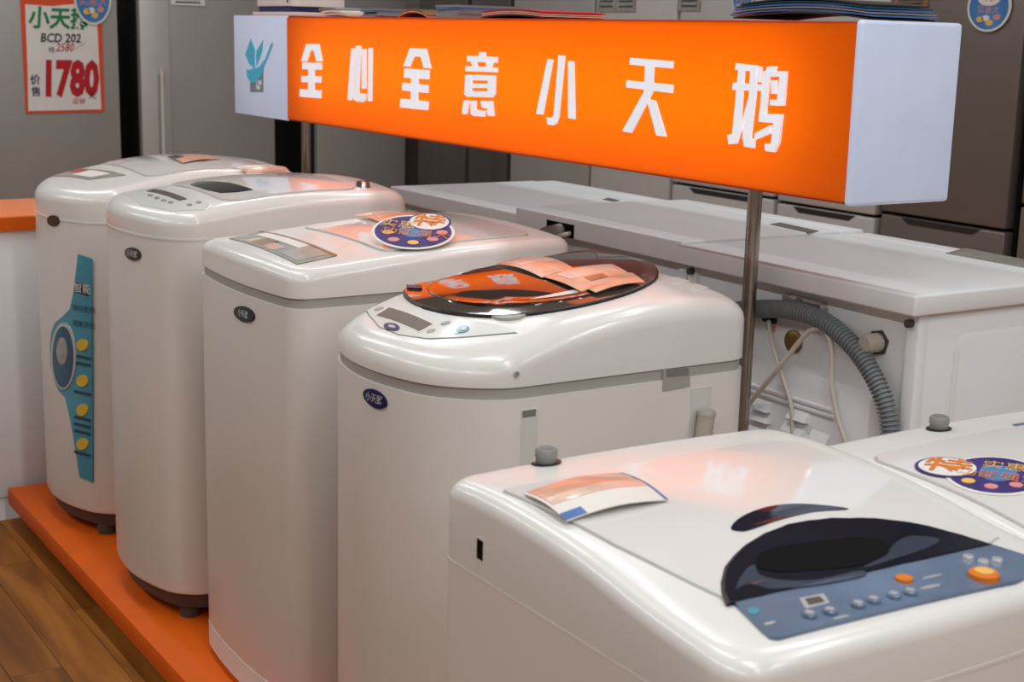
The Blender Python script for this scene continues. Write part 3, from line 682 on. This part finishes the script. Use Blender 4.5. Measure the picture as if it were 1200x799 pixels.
# pressed lower panel (proud)
ztopp = bpx(950, 437)[2]; yr = bpx(1030, 470)[1]
bm = bmesh.new()
prof = [(bb+0.012, ztopp+0.012), (bb-0.002, ztopp+0.002), (bb-0.012, ztopp-0.02), (bb-0.012, 0.09), (bb+0.012, 0.07)]
vsp = []; fsp = []
ys = [(yr-0.025, 0.0), (yr, 1.0), (BW-0.06, 1.0), (BW-0.045, 0.0)]
for (yy, k) in ys:
    for (xx, zz) in prof: vsp.append(((bb+0.012)+(xx-(bb+0.012))*k, yy, zz))
for i in range(3):
    for j in range(4): fsp.append((i*5+j, i*5+j+1, (i+1)*5+j+1, (i+1)*5+j))
bm.free(); mesh('pressed_panel', vsp, fsp, BODYC, b1, 30)
for (a, b, c, d) in ((884, 455, 975, 478), (884, 462, 978, 486)):
    p = bpx(a, b, 0.024); q = bpx(c, d, 0.024)
    boxes('pressed_ridge', [(bb-0.016, bb-0.010, q[1], p[1]+0.05, (p[2]+q[2])/2-0.004, (p[2]+q[2])/2+0.004)], BODYC, b1, r=0.002)
for (a, b, wd) in ((893, 474, 0.055), (893, 487, 0.055), (890, 500, 0.055), (937, 486, 0.055), (932, 501, 0.06), (937, 512, 0.06), (962, 512, 0.05), (962, 524, 0.05), (905, 512, 0.05)):
    p = bpx(a, b, 0.024)
    m_ = mesh('louvre', [(bb-0.011, p[1]-wd/2, p[2]+0.012), (bb-0.011, p[1]+wd/2, p[2]+0.012), (bb-0.026, p[1]+wd/2, p[2]-0.010), (bb-0.026, p[1]-wd/2, p[2]-0.010), (bb-0.011, p[1]-wd/2, p[2]-0.012), (bb-0.011, p[1]+wd/2, p[2]-0.012)],
              [(0, 1, 2, 3), (3, 2, 5, 4), (0, 3, 4), (1, 5, 2)], BODYC, b1, 20)
# transport bolts, clips
p = bpx(931, 400); tube('transport_bolt', [(p[0]+0.005, p[1], p[2]), (p[0]-0.006, p[1], p[2]), (p[0]-0.010, p[1], p[2])], [0.024, 0.024, 0.016], BRASS, b1, 20, 40)
p = bpx(1030, 401); bn = tube('hose_connector', [(p[0]+0.005, p[1], p[2]), (p[0]-0.004, p[1], p[2])], 0.026, BASE, b1, 6, 20)
tube('connector_cap', [(p[0]-0.004, p[1], p[2]), (p[0]-0.035, p[1], p[2]), (p[0]-0.04, p[1], p[2])], [0.019, 0.019, 0.015], HOSEB, bn, 18, 40)
p = bpx(945, 352); box('top_bracket', p[0]-0.02, p[0]+0.004, p[1]-0.06, p[1]+0.05, p[2]-0.014, p[2]+0.008, STEEL, b1, r=0.002)
p = bpx(958, 362); box('hose_clip', p[0]-0.045, p[0]+0.004, p[1]-0.03, p[1]+0.03, p[2]-0.004, p[2]+0.006, HOSEB, b1, r=0.002)
p = bpx(904, 372); box('cable_gland', p[0]-0.012, p[0]+0.004, p[1]-0.018, p[1]+0.018, p[2]-0.01, p[2]+0.01, BLACK, b1, r=0.003)
p = bpx(905, 381); box('warning_tag', p[0]-0.006, p[0]+0.002, p[1]-0.010, p[1]+0.010, p[2]-0.012, p[2]+0.01, STPINK, b1)
p = bpx(1082, 380, 0.0); tube('corner_screw', [(bb-0.012, 0.03, p[2]), (bb+0.004, 0.03, p[2])], 0.008, BASE, b1, 10)
tube('corner_screw', [(bb-0.012, BW-0.03, bz-0.055), (bb+0.004, BW-0.03, bz-0.055)], 0.008, BASE, b1, 10)
# right side pressed panel
fr = [(0.085, 0.0), (0.19, 0.0)]
bx0, bx1, bz0, bz1 = 0.13, 0.40, 0.10, bz-0.085
vv = [(x, 0.0115, z) for x, z in rrect(bx0, bx1, bz0, bz1, 0.03)]; c0 = Vector(((bx0+bx1)/2, 0, (bz0+bz1)/2)); n = len(vv)
v2 = [(c0.x+(x-c0.x)*0.95, 0.007, c0.z+(z-c0.z)*0.98) for x, y, z in vv]
mesh('side_panel', vv+v2, [(i, (i+1) % n, n+(i+1) % n, n+i) for i in range(n)]+[tuple(n+i for i in range(n))], BODYC, b1, 30)
p = at_z(1150, 300, B1Z)
poly_plate('top_label', [[(x-B1X, y-B1Y0) for x, y, z in (at_z(1108, 297, B1Z), at_z(1130, 291, B1Z), at_z(1225, 309, B1Z), at_z(1206, 315, B1Z))]], lambda x, y, o: (x, y, bz+o), 0.0012, GREYP, b1, 0.001)
# drain hose
pth = spline([bpx(842, 384, -0.02), bpx(843, 374, 0.026), bpx(858, 365, 0.034), bpx(888, 362, 0.034), bpx(930, 364, 0.036), bpx(968, 378, 0.036), bpx(1000, 406, 0.036), bpx(1022, 438, 0.036), bpx(1037, 472, 0.036), bpx(1043, 505, 0.036), bpx(1044, 545, 0.036)], 24)
acc = 0.0; hp_ = [pth[0]]
for p, q in zip(pth, pth[1:]):
    L = (q-p).length; d = 0.0021-acc
    while d <= L: hp_.append(p.lerp(q, d/L)); d += 0.0021
    acc = (acc+L) % 0.0021
tube('drain_hose', hp_, [0.0165+(0.0026, 0.0026, -0.0026, -0.0026)[k % 4] for k in range(len(hp_))], HOSEG, b1, 14, 30)
pth = spline([bpx(901, 376, 0.02), bpx(905, 402, 0.034), bpx(916, 438, 0.034), bpx(927, 475, 0.034), bpx(929, 506, 0.034), bpx(931, 540, 0.034)], 8)
tube('power_cable', pth, 0.0046, CORD, b1, 10)
pth = spline([bpx(868, 485, 0.040), bpx(892, 456, 0.042), bpx(918, 424, 0.042), bpx(944, 392, 0.040), bpx(958, 385, 0.040), bpx(968, 389, 0.040), bpx(975, 410, 0.040), bpx(975, 450, 0.040), bpx(982, 490, 0.040), bpx(992, 520, 0.040), bpx(1000, 550, 0.040)], 8)
tube('power_cable', pth, 0.0052, CORD, b1, 10)

b2, W2_, bz2, _ = front_loader('white front-loading washer with a dark hose port under its worktop edge', 2.052, 2.525, 3.218, 1.096, 0.56, 0.052, False)
p = at_x(656, 268, 2.05); pl_ = Vector((p.x-2.052, p.y-2.525, p.z-P0))
box('hose_port', -0.002, 0.02, pl_.y-0.06, pl_.y+0.06, pl_.z-0.018, pl_.z+0.016, BLACKM, b2)
tube('hose_stub', spline([(0.03, pl_.y-0.01, pl_.z-0.004), (-0.01, pl_.y, pl_.z-0.008), (-0.05, pl_.y+0.02, pl_.z-0.03), (-0.055, pl_.y+0.02, pl_.z-0.12)], 6), 0.02, CAPG, b2, 14)
tube('power_cable', spline([(0.0, pl_.y-0.045, pl_.z-0.006), (-0.04, pl_.y-0.04, pl_.z-0.018), (-0.05, pl_.y-0.03, pl_.z-0.07), (-0.045, pl_.y-0.03, pl_.z-0.16)], 6), 0.006, CORD, b2, 10)
poly_plate('top_label', [[(x-2.052, y-2.525) for x, y, z in (at_z(902, 263, 1.096), at_z(914, 261, 1.096), at_z(960, 271, 1.096), at_z(948, 273, 1.096))]], lambda x, y, o: (x, y, bz2+o), 0.0012, FDARK, b2, 0.001)
b3, W3_, bz3, _ = front_loader('white front-loading washer with plain worktop at the far end of the back row', 2.078, 3.235, 3.977, 1.074, 0.60, 0.045, False)
poly_plate('top_label', [[(x-2.078, y-3.235) for x, y, z in (at_z(706, 234, 1.074), at_z(713, 232, 1.074), at_z(727, 235, 1.074), at_z(720, 236.5, 1.074))]], lambda x, y, o: (x, y, bz3+o), 0.0012, FDARK, b3, 0.001)

# ------------------------------------------------------------------ hanging light-box sign on two posts
XS = 1.85; SD = 0.2435
yN = at_x(1000, 130, XS).y; yN = 0.986*XS; yW = 2.279*XS; yF = 2.512*XS
zB = H-0.150*XS; zT = H+0.0185*XS
sg = empty('lightbox_sign', (XS, yN, zB)); tag(sg, 'long orange lightbox sign with white lettering on two chrome posts', 'sign')
SL, SH, SWL = yF-yN, zT-zB, yW-yN
box('face_panel', -0.004, 0.0, 0.012, SWL, 0.004, SH-0.004, SIGNFACE, sg)
box('top_housing', 0.0, SD, 0.012, SL-0.01, SH-0.006, SH, SIGNSIDE, sg)
box('bottom_housing', 0.0, SD, 0.012, SL-0.01, 0.0, 0.006, SIGNSIDE, sg)
box('back_housing', SD-0.006, SD, 0.012, SL-0.01, 0.006, SH-0.006, SIGNSIDE, sg)
box('near_end_panel', -0.004, SD+0.004, -0.004, 0.012, -0.003, SH+0.003, SIGNWHITE, sg, r=0.0075, seg=3)
wp_ = box('logo_panel', -0.0045, 0.004, SWL, SL, -0.003, SH+0.002, SIGNWHITE, sg, r=0.003)
box('far_end_panel', 0.004, SD+0.004, SL-0.012, SL, -0.003, SH+0.002, SIGNWHITE, sg, r=0.003)
for z in (SH*0.36, SH*0.68):       # fluorescent tubes inside the box
    l = bpy.data.lights.new('sign_tube_light', 'AREA'); l.shape = 'RECTANGLE'; l.size = 0.02; l.size_y = SWL-0.22; l.energy = 3.2; l.color = (1, 0.98, 0.95)
    o = bpy.data.objects.new('sign_tube_light', l); C.objects.link(o); o.parent = sg
    o.matrix_local = Matrix.Translation((SD*0.55, SWL/2+0.02, z)) @ Matrix.Rotation(PI/2, 4, 'Y')
def sf(y, z, off): return (-0.004-off, y, z)
def spx(pts, ox, oy, s):
    out = []
    for (a, b) in pts:
        p = at_x(ox+a/s, oy+b/s, XS-0.004); out.append((p.y-yN, p.z-zB))
    return out
G1 = (250, 0, 3.871); G2 = (530, 0, 3.636); G3 = (800, 0, 3.0)
def glyph(strokes, g, m=SIGNLIT, name='character', parent=sg, off=0.003):
    return poly_plate(name, [spx(s, *g) for s in strokes], sf, off, m, parent, 0.003)
glyph([[(425, 200), (482, 200), (498, 278), (470, 278), (459, 228), (444, 228), (428, 278), (401, 278)],
       [(408, 283), (495, 285), (494, 316), (407, 314)], [(404, 344), (492, 346), (491, 375), (403, 372)], [(397, 404), (492, 410), (491, 446), (395, 438)], [(436, 284), (462, 284), (460, 440), (434, 438)]], G1)
glyph([[(629, 219), (645, 220), (631, 455), (612, 453)], [(651, 207), (673, 208), (664, 420), (672, 425), (697, 426), (694, 455), (682, 463), (650, 459), (638, 448), (638, 430)],
       [(678, 222), (696, 222), (696, 402), (678, 402)], [(708, 218), (725, 218), (722, 460), (705, 458)]], G1)
glyph([[(896, 218), (970, 222), (991, 310), (958, 308), (945, 258), (915, 256), (895, 303), (865, 300)],
       [(870, 311), (983, 318), (982, 360), (868, 352)], [(862, 375), (979, 386), (977, 422), (860, 410)], [(854, 448), (979, 460), (976, 500), (851, 487)], [(903, 312), (933, 314), (930, 490), (900, 488)]], G1)
glyph([[(118, 222), (145, 222), (145, 240), (118, 240)], [(68, 237), (196, 243), (196, 268), (66, 262)], [(82, 262), (106, 263), (112, 285), (92, 284)], [(150, 266), (178, 268), (170, 290), (148, 288)],
       [(62, 281), (196, 288), (196, 308), (61, 303)],
       [(62, 318), (188, 322), (188, 344), (62, 341)], [(62, 355), (188, 358), (187, 376), (60, 373)], [(59, 387), (187, 390), (186, 402), (178, 415), (70, 412), (58, 402)], [(62, 320), (88, 321), (86, 400), (59, 400)], [(160, 322), (188, 322), (186, 402), (157, 402)],
       [(56, 427), (78, 429), (66, 487), (48, 485)], [(86, 429), (106, 429), (104, 466), (120, 470), (148, 471), (142, 497), (100, 494), (86, 485)], [(128, 430), (147, 430), (150, 462), (134, 458)], [(155, 430), (176, 430), (182, 495), (160, 492)]], G2)
glyph([[(410, 251), (433, 255), (390, 488), (361, 485)], [(457, 235), (484, 237), (458, 500), (449, 526), (432, 534), (410, 530), (406, 500), (428, 503), (436, 490)], [(498, 260), (522, 262), (527, 508), (498, 503)]], G2)
glyph([[(762, 246), (946, 261), (943, 292), (758, 275)], [(748, 342), (945, 361), (942, 397), (744, 372)], [(827, 270), (864, 273), (858, 392), (768, 566), (729, 559), (822, 390)], [(833, 420), (870, 430), (916, 582), (875, 577)]], G2)
glyph([[(190, 222), (240, 228), (238, 250), (189, 245)], [(200, 240), (222, 242), (206, 470), (195, 505), (165, 507), (161, 475), (178, 470)], [(181, 290), (282, 298), (280, 320), (179, 316)],
       [(243, 228), (264, 230), (262, 330), (244, 485), (258, 490), (256, 521), (220, 515), (215, 482), (224, 420), (212, 465), (205, 460), (238, 335)], [(268, 232), (282, 236), (278, 290), (266, 288)],
       [(303, 234), (336, 233), (330, 252), (296, 252)], [(288, 250), (312, 250), (298, 398), (274, 425)], [(290, 250), (372, 250), (370, 270), (290, 270)], [(349, 250), (372, 250), (362, 372), (336, 372)], [(318, 282), (335, 282), (334, 330), (317, 330)],
       [(315, 350), (362, 352), (360, 372), (314, 370)], [(276, 400), (357, 402), (353, 434), (274, 428)], [(331, 402), (357, 402), (345, 500), (330, 535), (298, 530), (296, 505), (318, 505)], [(262, 468), (316, 440), (316, 468), (260, 492)]], G3)
lg = glyph([[(168, 365), (228, 312), (228, 418), (168, 418)]], G1, SWANG, 'logo_block', wp_, 0.0012)
glyph([[(172, 175), (190, 225), (190, 310), (165, 290), (147, 248)], [(228, 182), (222, 235), (198, 300), (197, 235)], [(272, 195), (264, 198), (240, 265), (207, 308), (226, 312), (245, 272), (268, 212)],
       [(152, 312), (165, 318), (187, 308), (207, 306), (230, 296), (229, 322), (215, 350), (195, 372), (178, 377), (158, 352)]], G1, SWANB, 'bird_logo', wp_, 0.0022)
for (a, b, s_) in ((210, 376, '小天鹅'), (207, 397, '电器')):
    q = spx([(a, b)], *G1)[0]; text_plate('logo_text', s_, lambda y, z, o: sf(-y, z, o), -q[0], q[1], 0.016, SIGNLIT, wp_, 0.0035)
for pxy in ((885, 228), (358.5, 147)):
    xc = XS+SD/2; p = at_x(pxy[0], pxy[1], xc)
    ps = tube('post', [(xc-XS, p.y-yN, P0-zB), (xc-XS, p.y-yN, 0.0)], 0.0145, CHROME, sg, 20)
    tube('post_flange', [(xc-XS, p.y-yN, P0-zB), (xc-XS, p.y-yN, P0-zB+0.006)], 0.045, CHROME, ps, 24, 30)

# ------------------------------------------------------------------ things lying on top of the sign
def sheet_obj(name, cx, cy, z, lx, ly, th, rz, m, label, cat, group, sag=0.0, edge=None):
    vs = []; fs = []; N = 8
    for top_ in (1, 0):
        for i in range(N+1):
            for j in (0, 1):
                u = i/N-0.5; vs.append((lx*(j-0.5), ly*u, (th if top_ else 0)+sag*(1-4*u*u)))
    o = 2*(N+1)
    for i in range(N):
        a = 2*i; fs += [(a, a+1, a+3, a+2), (o+a, o+a+2, o+a+3, o+a+1), (a, a+2, o+a+2, o+a), (a+1, o+a+1, o+a+3, a+3)]
    fs += [(0, o, o+1, 1), (2*N, 2*N+1, o+2*N+1, o+2*N)]
    ob = mesh(name, vs, fs, m, None, 30); ob.location = (cx, cy, z); ob.rotation_euler = (0, 0, rz); tag(ob, label, cat, group); return ob
XSm = XS+SD/2
def sy(px): return at_x(px, 20, XS+0.05).y
stacks = [(445, [CAPG, GREYP, CAPG, BLUEPR, CAPG], 0.085, 'the shorter grey pile on the orange sign', 0.0046, 'leaflets in the shorter pile on the sign'),
          (538, [CAPG, GREYP, CAPG, CAPG, BLUEPR, CAPG], 0.12, 'the taller grey pile on the orange sign', 0.0052, 'leaflets in the taller pile on the sign')]
for (px, ms, ly, lab, th, grp) in stacks:
    for k, m_ in enumerate(ms):
        sheet_obj('leaflet', XSm-0.01+random.uniform(-.006, .006), sy(px)+random.uniform(-.004, .004), zT+k*(th+0.0002), 0.19, ly, th, random.uniform(-.05, .05), m_, ('lowest leaflet under ' if k == 0 else 'topmost leaflet of ' if k == len(ms)-1 else 'blue leaflet within ' if m_ is BLUEPR else 'grey leaflet in the middle of ')+lab, 'leaflet', grp)
for k, (px, ly, m_, sg_) in enumerate(((492, 0.25, PEACH, 0.014), (486, 0.25, BROWNP, 0.014))):
    sheet_obj('leaflet', XSm, sy(490), zT+0.001+k*0.0045, 0.18, ly*0.62, 0.003, 0.03, m_, ['peach', 'brown'][k]+' leaflet lying between the two grey piles on the sign', 'leaflet', 'brown leaflets between the grey piles on the sign', sg_)
for k, (m_, ly, sg_) in enumerate(((FSIDE, 0.26, 0.006), (PEACH, 0.26, 0.006), (PEACH, 0.26, 0.006), (REDINK, 0.26, 0.006))):
    sheet_obj('leaflet', XSm, sy(606), zT+0.001+k*0.0042, 0.18, ly, 0.0028, 0.02, m_, {0: 'charcoal', 3: 'red'}.get(k, 'orange')+' leaflet lying beside the taller grey pile on the sign', 'leaflet', 'fanned leaflets beside the taller pile on the sign', sg_)
for k, (m_, ly, sg_, rz) in enumerate(((FSIDE, 0.34, 0.01, 0.03), (BLUEPR, 0.36, 0.01, 0.03), (CAPG, 0.35, 0.01, 0.03), (BLUEPR, 0.34, 0.01, 0.03), (TEALD, 0.33, 0.01, 0.03), (FSIDE, 0.31, 0.01, 0.03))):
    sheet_obj('leaflet', XSm-0.01, yN+0.19, zT+0.004+k*0.0048, 0.17, ly, 0.0026, rz, m_, ['lowest charcoal', 'wide blue', 'grey', 'narrower blue', 'dark teal', 'topmost charcoal'][k]+' leaflet in the loose pile at the blank white end of the sign', 'leaflet', 'blue leaflets at the white end of the sign', sg_)
t = empty('cardboard_tray', (XSm, sy(330), zT)); t.location.z += 0.002; tag(t, 'shallow cream cardboard tray on the sign above the bird logo', 'tray')
box('tray_base', -0.10, 0.10, -0.17, 0.17, 0.0, 0.012, PAPER, t, r=0.002)
box('tray_lid', -0.09, 0.09, -0.12, 0.155, 0.030, 0.105, POSTW, t, r=0.003)
box('tray_dark_edge', -0.085, 0.085, -0.10, 0.15, 0.012, 0.030, NAVYINK, t)
tube('tray_stud', [(-0.092, -0.09, 0.045), (-0.088, -0.09, 0.045)], 0.005, BLACK, t, 10)
for k, (m_, ly) in enumerate(((PEACHL, 0.2), (PAPER, 0.17), (CAPG, 0.14))):
    sheet_obj('leaflet', XSm, sy(398-5*k), zT+0.002+k*0.008, 0.17, ly*0.8, 0.006, 0.04*k, m_, ['lowest pale peach', 'white', 'topmost grey'][k]+' leaflet heaped beside the cream cardboard tray on the sign', 'leaflet', 'pale leaflets beside the tray', 0.004)

# ------------------------------------------------------------------ counter behind the teal-labelled washer
ct = empty('display_counter', (0.2, 4.53, 0)); tag(ct, 'white display counter with an orange top beyond the teal-labelled washer', 'counter')
box('cabinet', -1.2, 1.35, 0.012, 0.43, 0.075, 0.915, BODYC, ct, r=0.003)
box('toe_kick', -1.19, 1.34, 0.02, 0.42, 0.0, 0.075, BODYC, ct)
box('counter_top', -1.22, 1.37, 0.0, 0.44, 0.915, 0.963, ORANGEL, ct, r=0.004)
box('edge_strip', -1.22, 1.37, -0.004, 0.001, 0.917, 0.958, ORANGE, ct)

# ------------------------------------------------------------------ refrigerators
def fridge(label, loc, rz, W, m, splits, hgt=1.86, D=0.62, handle=None, recess=True, side=FSIDE, seal=BLACKM):
    """local front at y=0 facing -y; x from 0 to W; splits: heights of door joints"""
    t = empty('refrigerator', loc, rz); tag(t, label, 'refrigerator')
    box('cabinet', 0.004, W-0.004, 0.065, D, 0.03, hgt, side, t, r=0.004)
    for x in (0.06, W-0.06):
        for y in (0.12, D-0.06): tube('foot', [(x, y, 0), (x, y, 0.035)], 0.022, BASE, t, 12)
    box('door_seal', 0.012, W-0.012, 0.05, 0.068, 0.07, hgt-0.01, seal, t)
    zs = [0.06]+splits+[hgt]
    for i in range(len(zs)-1):
        g = 0.006
        d = box('door' if i == len(zs)-2 else 'drawer_front', 0, W, 0.0, 0.052, zs[i]+g, zs[i+1]-g, m, t, r=0.007, seg=3)
        if recess and i < len(zs)-1 and i < len(zs)-2:
            z = zs[i+1]-g
            vs = [(W*0.18, -0.002, z-0.002), (W*0.82, -0.002, z-0.002), (W*0.76, -0.002, z-0.024), (W*0.24, -0.002, z-0.024)]
            mesh('grip_recess', vs+[(x, 0.004, zz) for x, y, zz in vs], [(0, 1, 2, 3), (0, 4, 5, 1), (1, 5, 6, 2), (2, 6, 7, 3), (3, 7, 4, 0)], FSIDE, d, 20)
    if handle:
        hx, z0, z1 = handle
        hd = tube('handle', [(hx, -0.045, z0), (hx, -0.045, z1)], 0.011, HANDLE, t, 14)
        for z in (z0+0.04, z1-0.04): tube('handle_mount', [(hx, -0.045, z), (hx, 0.004, z)], 0.008, STEEL, hd, 10)
    return t
FY = 7.8; kf = FY
def fx(px): return at_y(px, 100, FY).x
fridge('silver refrigerator carrying the red price poster', (fx(140)-0.72, FY, 0), 0, 0.72, FSILV, [0.62])
f2 = fridge('wide silver refrigerator with a tall bar handle beside the poster refrigerator', (fx(165), FY, 0), 0, fx(322)-fx(165), FSILV, [], handle=(fx(187)-fx(165), at_y(187, 205, FY).z, at_y(187, 80, FY).z))
box('door_edge_strip', 0.002, fx(199)-fx(165), -0.006, 0.0, 0.08, 1.85, FSILVL, f2, r=0.002)
fridge('silver refrigerator behind the far chrome sign post', (fx(372), FY, 0), 0, fx(476)-fx(372), FSILV, [])
FX = 4.2
def fyR(px, py=230): return at_x(px, py, FX).y
def rf(label, pl, pr, m, splits, **k):
    y1 = fyR(pl); y0 = fyR(pr)
    return fridge(label, (FX, y1, 0), R90, y1-y0, m, splits, **k)
zs1 = at_x(1100, 259, FX).z; zs0 = at_x(1200, 241, FX).z; zs3 = at_x(850, 224, FX).z
rf('grey-brown refrigerator at the end of the row past the oval-stickered one', 1197, 1330, FBROWN, [0.45, zs0])
rf('grey-brown refrigerator wearing an oval blue sticker, behind the white end of the sign', 1034, 1181, FBROWN, [0.42, zs1])
rf('pale refrigerator with drawer grips next to the oval-stickered grey-brown one', 911, 1026, FSILVL, [0.42, zs3-0.01])
rf('pale refrigerator with drawer grips above the back row worktops', 787, 906, FSILVL, [0.42, zs3])
rf('plain whitish refrigerator beside the drawer-fronted ones', 691, 783, FWHITE, [0.55])
rf('plain mid-grey refrigerator beside the whitish one', 597, 688, FSILV, [0.5])
rf('dark glass-fronted refrigerator beside the plain mid-grey one', 548, 592, FDARK, [0.7])
rf('dark refrigerator with grey trim in the corner of the shop', 489, 543, FDARK, [0.6, 0.95], side=FSILVL)

# poster and stickers on the refrigerators
def fw_map(x, z, off): return (x, FY-off-0.001, z)
po = empty('price_poster', (0, 0, 0))
tag(po, 'red-bordered handwritten price poster reading 1780 on the silver refrigerator', 'poster')
def ppx(px, py): p = at_y(px, py, FY); return (p.x, p.z)
ptop = -26
poly_plate('border', [[ppx(22, ptop), ppx(118, ptop), ppx(122.5, 131), ppx(30, 133)]], fw_map, 0.003, POSTRED, po, 0.003)
poly_plate('paper', [[ppx(29, ptop+20), ppx(112, ptop+20), ppx(114, 35), ppx(116, 80), ppx(118.5, 128), ppx(33, 130), ppx(32, 80), ppx(30, 30)]], fw_map, 0.004, POSTW, po, 0.001)
poly_plate('header', [[ppx(29, ptop+2), ppx(112, ptop+2), ppx(112, 0), ppx(95, 4), ppx(60, 7), ppx(29, 5)]], fw_map, 0.0046, POSTRED, po, 0.001)
def pt(body, px, py, hpx, m, sh=0.0, sq=1.0, bold=0.0):
    q = ppx(px, py); s_ = hpx*FY*1.02/1650
    text_plate('handwriting', body, fw_map, q[0], q[1], s_, m, po, 0.0056, shear=sh, squash=sq, bold=bold)
pt('小天鹅', 70, 23, 24, GREENINK, 0.1, 0.92, 0.03)
pt('BCD 202', 71, 45, 13, BLACKINK, 0.15, 0.88, 0.02)
pt('特', 60, 59, 7, BLACKINK); pt('2580', 76, 56, 12, REDINK, 0.3, 0.8, 0.008); pt('/', 93, 54, 10, REDINK, 1.3)
pt('1780', 82, 94, 50, REDINK, 0.08, 0.62, 0.05)
pt('价', 41, 94, 11, NAVYINK, 0, 1, 0.02); pt('售', 42, 108, 11, NAVYINK, 0, 1, 0.01); pt('元', 108, 112, 9, BLACKINK); pt('促销', 92, 119, 7, REDINK, 0.2)
def wall_sticker(fmap, cx, cz, rx, rz_, label, group=None):
    t = empty('promotional_sticker', (0, 0, 0)); tag(t, label, 'sticker', group)
    patch('backing', ell(cx, cz, rx*1.12, rz_*1.1, 32), fmap, 0.0085, STWHITE, t, 0.004, 3)
    ov = patch('oval_print', ell(cx, cz, rx, rz_, 32), fmap, 0.0095, STBLUE, t, 0.001, 3)
    patch('oval_circle', ell(cx, cz+rz_*0.45, rx*0.62, rz_*0.42, 22), fmap, 0.0105, STWHITE, ov, 0.001, 3)
    text_plate('circle_character', '特', fmap, cx, cz+rz_*0.45, rz_*0.6, STORANGE, ov, 0.0112)
    text_plate('oval_characters', '实惠大', fmap, cx, cz-rz_*0.15, rz_*0.42, STPINK, ov, 0.0105)
    for u, v, m_ in ((-0.4, -0.55, STYEL), (0.1, -0.7, STYEL), (0.45, -0.45, STPINK), (-0.1, -0.5, STWHITE)):
        patch('flower_print', ell(cx+u*rx, cz+v*rz_, rx*0.2, rz_*0.13, 12), fmap, 0.0105, m_, ov, 0.001, 2)
q = ppx(108, -2); rS = 22*FY*1.02/1700
wall_sticker(fw_map, q[0], q[1], rS*0.85, rS*1.2, 'oval blue sticker overlapping the corner of the price poster')
def rw_map(y, z, off): return (FX-off-0.001, -y, z)
def rpx(px, py): p = at_x(px, py, FX); return (-p.y, p.z)
q = rpx(1161, 8); wall_sticker(rw_map, q[0], q[1], 0.085, 0.078, 'oval blue sticker on the grey-brown refrigerator')
q = rpx(872, -4); wall_sticker(rw_map, q[0], q[1], 0.06, 0.072, 'oval blue sticker on the pale refrigerator, half hidden behind the sign')
# small paper tags on the refrigerators above the sign
def paper_tag(x0, y0, x1, y1, fmap, pf, label, m=POSTW, group=None):
    a = pf(x0, y0); b = pf(x1, y1); t = empty('paper_tag', (0, 0, 0)); tag(t, label, 'paper tag', group)
    poly_plate('card', [[(a[0], a[1]), (b[0], a[1]), (b[0], b[1]), (a[0], b[1])]], fmap, 0.003, m, t, 0.003)
    for k in range(3):
        z = a[1]+(b[1]-a[1])*(0.3+0.22*k); poly_plate('print_line', [[(a[0]+(b[0]-a[0])*0.12, z), (a[0]+(b[0]-a[0])*0.85, z), (a[0]+(b[0]-a[0])*0.85, z-0.008), (a[0]+(b[0]-a[0])*0.12, z-0.008)]], fmap, 0.004, INK, t, 0.001)
paper_tag(200, -12, 240, 7, fw_map, ppx, 'small white spec card at the top of the bar-handled refrigerator', POSTW)
paper_tag(702, -14, 722, 14, rw_map, rpx, 'grey spec card on the whitish refrigerator above the sign', GREYP, 'pair of grey spec cards')
paper_tag(724, -14, 745, 14, rw_map, rpx, 'grey spec card on the whitish refrigerator above the sign', GREYP, 'pair of grey spec cards')
paper_tag(797, -14, 821, 13, rw_map, rpx, 'dark-edged spec card on the pale refrigerator above the sign', GREYP)
paper_tag(918, -14, 938, 5, rw_map, rpx, 'dark-edged spec card on the pale refrigerator beside the grey-brown one', GREYP)
paper_tag(1050, -12, 1088, 8, rw_map, rpx, 'dark spec card at the top of the grey-brown refrigerator', BROWNP)
